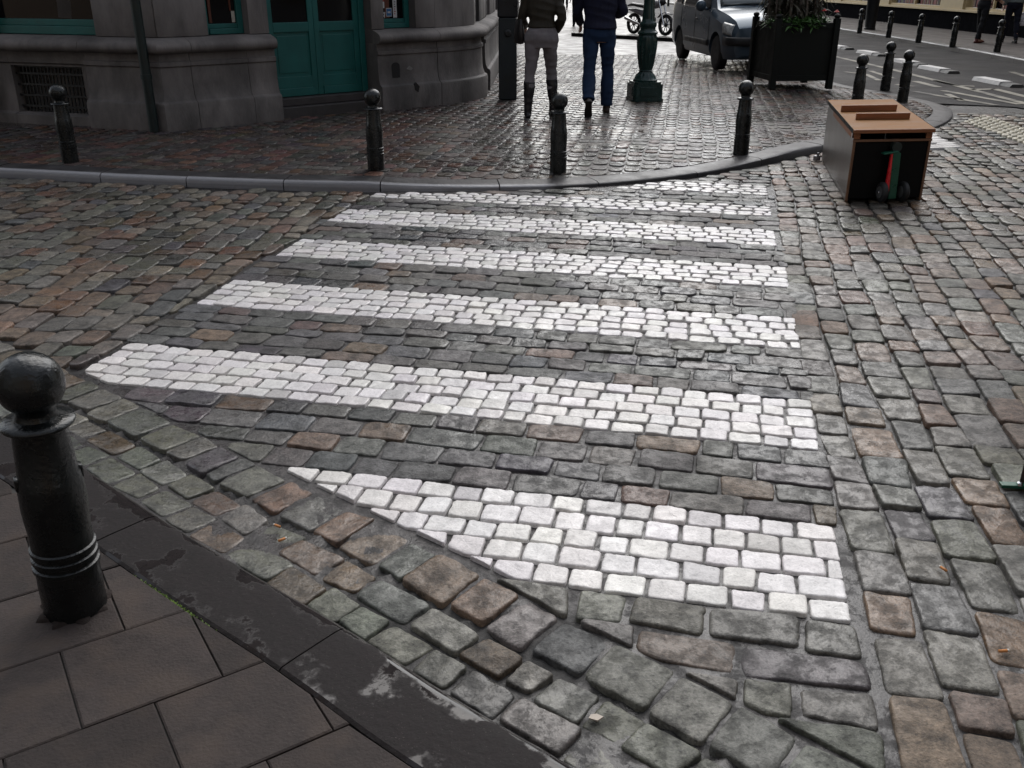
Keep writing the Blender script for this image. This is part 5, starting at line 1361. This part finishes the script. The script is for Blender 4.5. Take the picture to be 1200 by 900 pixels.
    jk = MB(); torso(jk, 0.028 if not female else 0.022, 0.94 if not female else 1.0, 1.46, 1.0)
    for sd in 'LR': arm(jk, sd, 0.016, 0.93)
    jk.tube([tor(0, -0.01, 1.44) + dz, tor(0, -0.005, 1.50) + dz], [0.085 * S, 0.068 * S], 14)
    remeshed(jk, 'jacket', vox, top, t, 4, 0.009, 9, 13)
    for sd in 'LR':
        h, k, an, f = J['leg' + sd]; dd = Vector((0, math.cos(f), math.sin(f))); up = Vector((0, -math.sin(f), math.cos(f)))
        so = MB(); heel = an - up * 0.055 * S
        so.tube([heel - dd * 0.068 * S, heel - dd * 0.05 * S, heel, heel + dd * 0.07 * S, heel + dd * 0.14 * S, heel + dd * 0.19 * S], [(0.018 * S, 0.02 * S), (0.036 * S, 0.034 * S), (0.038 * S, 0.042 * S), (0.044 * S, 0.032 * S), (0.045 * S, 0.025 * S), (0.025 * S, 0.016 * S)], 14)
        so.tube([an - up * 0.03 * S, an + up * 0.02 * S], [0.046 * S, 0.044 * S], 12)
        if boots:
            so.tube([an - up * 0.04 * S, k.lerp(an, 0.8), k.lerp(an, 0.55), k.lerp(an, 0.28), k.lerp(an, 0.16)], [0.046 * S, 0.05 * S, 0.06 * S, 0.070 * S, 0.071 * S], 14)
        o = remeshed(so, 'boot' if boots else 'shoe', 0.007, shoes, t, 3, 0.003 if boots else 0.0, 4, 22)
        MB().prism([(x * S, y * S) for x, y in [(-0.036, -0.06), (-0.02, -0.078), (0.02, -0.078), (0.036, -0.06), (0.04, 0.06), (0.047, 0.12), (0.03, 0.185), (0, 0.20), (-0.03, 0.185), (-0.047, 0.12), (-0.04, 0.06)]], -0.012 * S, 0.008 * S,
                   M=Matrix.Translation(heel - up * 0.03 * S) @ Matrix.Rotation(f, 4, 'X')).build('sole', mat('dark sole', (0.02, 0.017, 0.015), 0.6), o)
    return t, J
def cloth(name, c, rough=0.85, **k): return mat(name, c, rough=rough, var=k.pop('var', 0.25), scale=k.pop('scale', 7), bump=k.pop('bump', 0.35), bscale=k.pop('bscale', 220), spec=0.25, **k)
BLKH, BRNH = mat('black hair', (0.012, 0.010, 0.009), 0.5, bump=0.4), mat('brown hair', (0.05, 0.03, 0.018), 0.5, bump=0.4)
wf = at(622, 138, PZ)
wom, JW = human('person', 'person in grey trousers, black knee boots and dark olive jacket walking away by the corner', (wf.x + 0.12, wf.y + 0.10, PZ), R(2), 1.70,
    dict(hipL=-4, kneeL=3, footL=0, hipR=16, kneeR=22, footR=6, shL=8, shR=-12, elL=55, elR=62, outL=12, outR=14, inR=12, inL=10, lean=2, spread=3.0, hipw=1.1), cloth('dark olive jacket', (0.036, 0.031, 0.023), 0.6), cloth('grey trousers', (0.175, 0.160, 0.168)), mat('black boot leather', (0.010, 0.010, 0.013), 0.32), BRNH, True, True, long_hair=True)
mf = at(709, 134, PZ)
man, JM = human('person', 'person in blue jeans and dark navy jacket walking away, one heel lifted', (mf.x - 0.09, mf.y + 0.14, PZ), R(-2), 1.78,
    dict(hipL=-15, kneeL=24, footL=-58, hipR=7, kneeR=5, footR=2, shL=14, shR=10, elL=40, elR=70, outL=14, outR=16, inR=22, inL=10, lean=2, spread=1.6, hipw=1.05), cloth('navy jacket', (0.012, 0.014, 0.034), 0.75), cloth('blue jeans', (0.015, 0.032, 0.074)), mat('brown shoe', (0.035, 0.02, 0.014), 0.55), BLKH, cuff=0.022)
# shoulder bag and rolled paper carried by the woman
sb = thing('shoulder_bag', 'dark leather shoulder bag at the left hip of the person in grey trousers', 'bag', (wf.x - 0.14, wf.y + 0.18, PZ + 0.83), R(10))
bgm = MB(); bgm.rings([((0, 0, 0.0), 0.04, 0.11), ((0, 0, 0.02), 0.06, 0.15), ((0, 0, 0.14), 0.055, 0.15), ((0, 0, 0.26), 0.03, 0.13), ((0, 0, 0.275), 0.012, 0.12)], 18)
M_BAG = mat('dark bag leather', (0.018, 0.015, 0.016), 0.45)
bgm.build('bag_body', M_BAG, sb, True)
MB().tube([(0, -0.11, 0.25), (0.03, -0.10, 0.42), (0.09, -0.03, 0.58), (0.09, 0.05, 0.58), (0.03, 0.11, 0.42), (0, 0.12, 0.25)], (0.004), 8).build('strap', M_BAG, sb, True)
# far walker, and the two people outside the shop
JEAN2 = cloth('dark blue trousers', (0.010, 0.011, 0.02)); DKC = cloth('black coat', (0.012, 0.012, 0.014))
f1 = at(676, 31, PZ)
human('person', 'far off person in dark trousers seen between the two nearer walkers', (f1.x, f1.y, PZ), 0, 1.75, dict(hipL=8, hipR=-8, kneeR=10, elL=25, elR=25), DKC, JEAN2, mat('black shoe', (0.012, 0.011, 0.011), 0.5), BLKH, vox=0.014)
f2 = at(662, 11, PZ)
human('person', 'farthest person in black, deep in the pedestrian street', (f2.x, f2.y, PZ), R(180), 1.72, dict(hipL=10, hipR=-10, kneeR=8), DKC, cloth('black trousers', (0.011, 0.011, 0.012)), mat('black shoe', (0.012, 0.011, 0.011), 0.5), BRNH, vox=0.016)
f3 = at(1141, 50, 0.118)
human('person', 'person with red shoes and a tan top standing at the shop window', (f3.x + 0.1, f3.y, 0.118), R(-70), 1.70, dict(hipL=8, hipR=-8, kneeR=6, shL=10, elL=70, shR=5, elR=60), cloth('tan top', (0.16, 0.085, 0.06)), cloth('black leggings', (0.010, 0.010, 0.012)), mat('red brown shoe', (0.09, 0.02, 0.016), 0.5), BLKH, female=True, vox=0.014, long_hair=True)
f4 = at(1181, 50, 0.118)
p4, J4 = human('person', 'person in a grey sweater and dark jeans carrying a white bag past the shop', (f4.x, f4.y, 0.118), R(-10), 1.74, dict(hipL=12, hipR=-10, kneeR=14, elL=15, elR=10, outR=14), cloth('grey sweater', (0.13, 0.15, 0.145)), JEAN2, mat('black shoe', (0.012, 0.011, 0.011), 0.5), BLKH, vox=0.014)
hw = J4['armR'][2]; wpos = p4.matrix_basis @ hw
pb = thing('plastic_bag', 'white plastic bag hanging from the hand of the person in the grey sweater', 'bag', (wpos.x, wpos.y, wpos.z - 0.46), 0)
M_PB = mat('white plastic film', (0.55, 0.53, 0.56), 0.35, var=0.15, scale=8, bump=0.5, bscale=25)
m_ = MB().rings([((0, 0, 0.0), 0.08, 0.05), ((0, 0, 0.03), 0.13, 0.08), ((0, 0, 0.2), 0.12, 0.075), ((0, 0, 0.28), 0.09, 0.05), ((0, 0, 0.31), 0.04, 0.03)], 16); remeshed(m_, 'bag_body', 0.012, M_PB, pb, 3, 0.012, 6, 22)
MB().tube([(-0.03, 0, 0.29), (-0.012, 0, 0.37), (0.012, 0, 0.37), (0.03, 0, 0.29)], (0.007), 8).build('bag_handle', M_PB, pb, True)

# ------------------------------------------------------------------ cream shop across the street
shop = thing('shop', 'cream painted shop front with wide display windows over a black base', 'shop', (14.1, 32, 0), 0)
M_CREAM = mat('cream shop paint', (0.46, 0.36, 0.20), rough=0.5, var=0.12, scale=3)
def sx_(mb, y0, y1, z0, z1, x0=0.0, x1=0.3, bev=0.0): mb.box((x0, y0 - 32, z0), (x1, y1 - 32, z1), bev); return mb
sx_(MB(), 12, 62, 0.1, 0.66, -0.02, 0.4).build('base_wall', mat('black shop base', (0.008, 0.008, 0.009), 0.8, spec=0.0), shop)
b_ = MB(); sx_(b_, 12, 62, 0.662, 0.73, -0.07, 0.4, 0.006)
bays = [(17.5, 20.4), (21.2, 24.2), (25.0, 27.2), (27.6, 31.3), (33.0, 37.5), (38.6, 43), (44, 50)]
e0 = 12
for a, b in bays: sx_(b_, e0, a, 0.732, 2.7, -0.03, 0.3, 0.004); e0 = b
sx_(b_, e0, 62, 0.732, 2.7, -0.03, 0.3, 0.004); sx_(b_, 12, 62, 2.7, 3.3, -0.08, 0.3)
b_.build('shop_front', M_CREAM, shop)
for a, b in bays:
    f = MB(); sx_(f, a + 0.002, a + 0.08, 0.734, 2.69, 0.03, 0.10); sx_(f, b - 0.08, b - 0.002, 0.734, 2.69, 0.03, 0.10); sx_(f, a + 0.08, b - 0.08, 0.734, 0.80, 0.03, 0.10)
    sx_(f, (a + b) / 2 - 0.03, (a + b) / 2 + 0.03, 0.80, 2.69, 0.03, 0.10)
    w = f.build('window', M_CREAM, shop)
    sx_(MB(), a + 0.076, b - 0.076, 0.796, 2.69, 0.30, 0.32).build('pane', M_PANE, w)
    g_ = MB(); y = a + 0.2
    while y < b - 0.25:
        wd = rnd.uniform(0.1, 0.3); h_ = rnd.uniform(0.15, 0.5)
        if abs(y + wd / 2 - (a + b) / 2) > 0.2: sx_(g_, y, y + wd * 0.8, 0.802, 0.80 + h_, 0.14, 0.26, 0.01)
        y += wd
    g_.mi = [rnd.choice([0, 1, 2, 3]) if i % 6 == 0 else 0 for i in range(len(g_.f))]
    nfb = len(g_.f) // max(1, int((b - a) / 0.3))
    for i in range(len(g_.f)): g_.mi[i] = (i // 26) % 4
    g_.build('window_display', [mat('red goods', (0.16, 0.03, 0.03), 0.5), mat('blue goods', (0.03, 0.04, 0.12), 0.5), mat('tan goods', (0.16, 0.10, 0.06), 0.5), mat('olive goods', (0.05, 0.06, 0.03), 0.5)], w)
up = MB(); sx_(up, 12, 62, 3.3, 10, 0.0, 0.4); up.build('upper_wall', mat('brown brick wall', (0.12, 0.075, 0.055), 0.7, bump=0.3), shop)
for y in range(15, 60, 3):
    for z in (4.2, 7.0):
        w = MB(); sx_(w, y - 0.5, y + 0.5, z, z + 1.7, -0.04, -0.001); w = w.build('upper_window', M_CREAM, shop); sx_(MB(), y - 0.43, y + 0.43, z + 0.07, z + 1.53, -0.046, -0.041).build('upper_pane', M_PANE, w)
# litter bin by the shop kerb
lb = at(1010, 35, 0.118)
bn = thing('litter_bin', 'black litter bin at the shop kerb above the planter corner', 'litter bin', (lb.x + 0.35, lb.y + 0.3, 0.118))
smooth_angle(MB().lathe([(0, 0.17), (0.05, 0.18), (0.06, 0.165), (0.85, 0.19), (0.88, 0.21), (0.92, 0.21)], 24).build('bin_body', M_IRON, bn), 40)
smooth_angle(MB().lathe([(0.921, 0.15), (1.15, 0.15), (1.17, 0.23), (1.28, 0.14), (1.33, 0.02)], 24).build('bin_lid', M_IRON, bn), 40)

# white kerb blocks between the lanes
M_WB = mat('white painted concrete block', (0.52, 0.51, 0.50), rough=0.6, var=0.2, scale=6, bump=0.3)
M_GB = mat('grey rubber block end', (0.05, 0.05, 0.05), rough=0.6, var=0.2)
def lane_block():
    t = thing('lane_block', 'white lane block', 'lane block', (0, 0, 0), 0, 'white blocks dividing the asphalt lanes')
    prof = [(-0.13, 0), (0.13, 0), (0.10, 0.06), (-0.10, 0.06)]
    M_ = Matrix(((0, 0, 1, 0), (1, 0, 0, 0), (0, 1, 0, 0), (0, 0, 0, 1)))
    MB().prism(prof, -0.42, 0.42, M=M_).build('block', M_WB, t)
    MB().prism([(-0.128, 0), (0.128, 0), (0.09, 0.045), (-0.09, 0.045)], 0.422, 0.75, M=M_).build('end_ramp', M_GB, t)
    return t
lb0 = lane_block()
bl = [((1188, 108), 'nearest white lane block, at the right edge below the white one by it'), ((1165, 92.5), 'white lane block just under the right edge of the shop bollards'), ((1097, 78), 'white lane block right of the bollard trio'), ((1035, 69), 'white lane block between the heads of the two rear bollards'), ((1013, 61.0), 'white lane block beside the planter, left of the bollard trio'), ((981, 53), 'farthest white lane block, at the planter corner')]
blocks = [((1163, 94), 'nearest white lane block, closest to the right edge'), ((1095, 79.5), 'white lane block right of the bollard trio, second nearest'), ((1062, 71.5), 'white lane block behind the ball of the rightmost bollard of the trio'), ((1018, 61), 'white lane block between the planter and the middle bollard of the trio'), ((982, 54), 'farthest white lane block, at the right corner of the planter')]
for i, ((px, py), lab) in enumerate(blocks):
    o = lb0 if i == 0 else copy_tree(lb0)
    p = at(px, py, 0.04); o.location = (p.x, p.y, 0.0); o.rotation_euler = (0, 0, R(-86)); o['label'] = lab

# ------------------------------------------------------------------ small litter
M_BUTT, M_ASH = mat('orange filter paper', (0.50, 0.20, 0.06), 0.7, bump=0), mat('white cigarette paper', (0.6, 0.57, 0.52), 0.7, bump=0)
def butt(px, py, a, lab, z=0.006):
    p = at(px, py, z); t = thing('cigarette_butt', lab, 'cigarette butt', (p.x, p.y, z + 0.004), a, 'cigarette butts on the setts')
    MB().tube([(-0.016, 0, 0), (0.006, 0, 0)], 0.0042, 10).build('filter', M_BUTT, t, True)
    MB().tube([(0.0062, 0, 0), (0.011, 0.001, 0)], 0.004, 10).build('burnt_end', M_ASH, t, True)
butt(324, 617, 2.6, 'orange cigarette butt in the gutter, upper one of the pair by the kerb')
butt(332, 633, 0.7, 'orange cigarette butt in the gutter, lower one of the pair by the kerb')
butt(1104, 667, 2.0, 'orange cigarette butt between cobbles right of the nearest white stripe')
butt(1177, 764, 0.1, 'orange cigarette butt on the cobbles low at the right edge', 0.004)
lf = at(690, 842, 0.002)
tag(MB().prism([(0, 0), (0.02, -0.008), (0.035, 0.004), (0.02, 0.014), (0.006, 0.012)], 0.0, 0.004).build('paper_scrap', mat('wet paper', (0.42, 0.36, 0.30), 0.6)), 'small scrap of pale wet paper in the gutter by the dark kerb', 'paper scrap')
bpy.data.objects['paper_scrap'].location = (lf.x, lf.y, 0.0)
ms = MB()
for k in range(420):
    a = rnd.gauss(0, 0.075); s = NK.s[int(np.argmin(((NK.p - np.array((-0.80, 2.31))) ** 2).sum(1)))] + a
    p = NK.off(s, -KW + rnd.gauss(0.0, 0.004)); el = rnd.uniform(0.3, 1.4); a2 = rnd.uniform(0, 6.28)
    leafmesh(ms, rnd, (p[0], p[1], 0.012), (math.cos(a2) * math.cos(el), math.sin(a2) * math.cos(el), math.sin(el)), rnd.uniform(0.004, 0.011), 0.004, 0.3, 2)
tag(ms.build('moss', mat('bright moss', (0.10, 0.17, 0.02), 0.7, bump=0)), 'bright green moss in the joint beside the dark kerb', kind='stuff')

# ------------------------------------------------------------------ unseen houses added behind and beside the viewpoint to block low sky light
M_H1, M_H2 = mat('buff brick house wall', (0.20, 0.15, 0.11), 0.8, bump=0.3, scale=3), mat('grey render house wall', (0.22, 0.21, 0.20), 0.8, bump=0.3, scale=3)
def blocker_house(lab, x, y, rz, w, h, m):
    t = thing('blocker_house', lab, 'house', (x, y, 0), rz)
    MB().box((0, 0, -0.1), (w, 7, h)).build('wall', m, t)
    MB().prism([(-0.2, h), (7.2, h), (3.5, h + 2.6)], 0, w, M=Matrix(((0, 0, 1, 0), (1, 0, 0, 0), (0, 1, 0, 0), (0, 0, 0, 1)))).build('roof', mat('slate roof', (0.05, 0.05, 0.055), 0.6), t)
    for z in np.arange(1.0, h - 2.0, 3.0):
        for k in range(int(w // 2.4)):
            xx = 0.7 + k * 2.4
            f = MB().box((xx, -0.05, z), (xx + 1.1, -0.002, z + 1.7), 0.01).build('window', M_CREAM, t)
            MB().box((xx + 0.08, -0.06, z + 0.08), (xx + 1.02, -0.052, z + 1.62)).build('pane', M_PANE, f)
blocker_house('unseen buff brick house added behind the viewpoint to block sky light', 9, -7, math.pi, 9.5, 11, M_H1)
blocker_house('unseen grey rendered house added behind the viewpoint to block sky light', -0.6, -7, math.pi, 12, 12, M_H2)
blocker_house('unseen buff brick house added at the left to block sky light', -13, -6, math.pi / 2, 11, 11, M_H1)
blocker_house('unseen grey rendered house added at the right to block sky light', 12.5, 7, -math.pi / 2, 14, 11, M_H2)
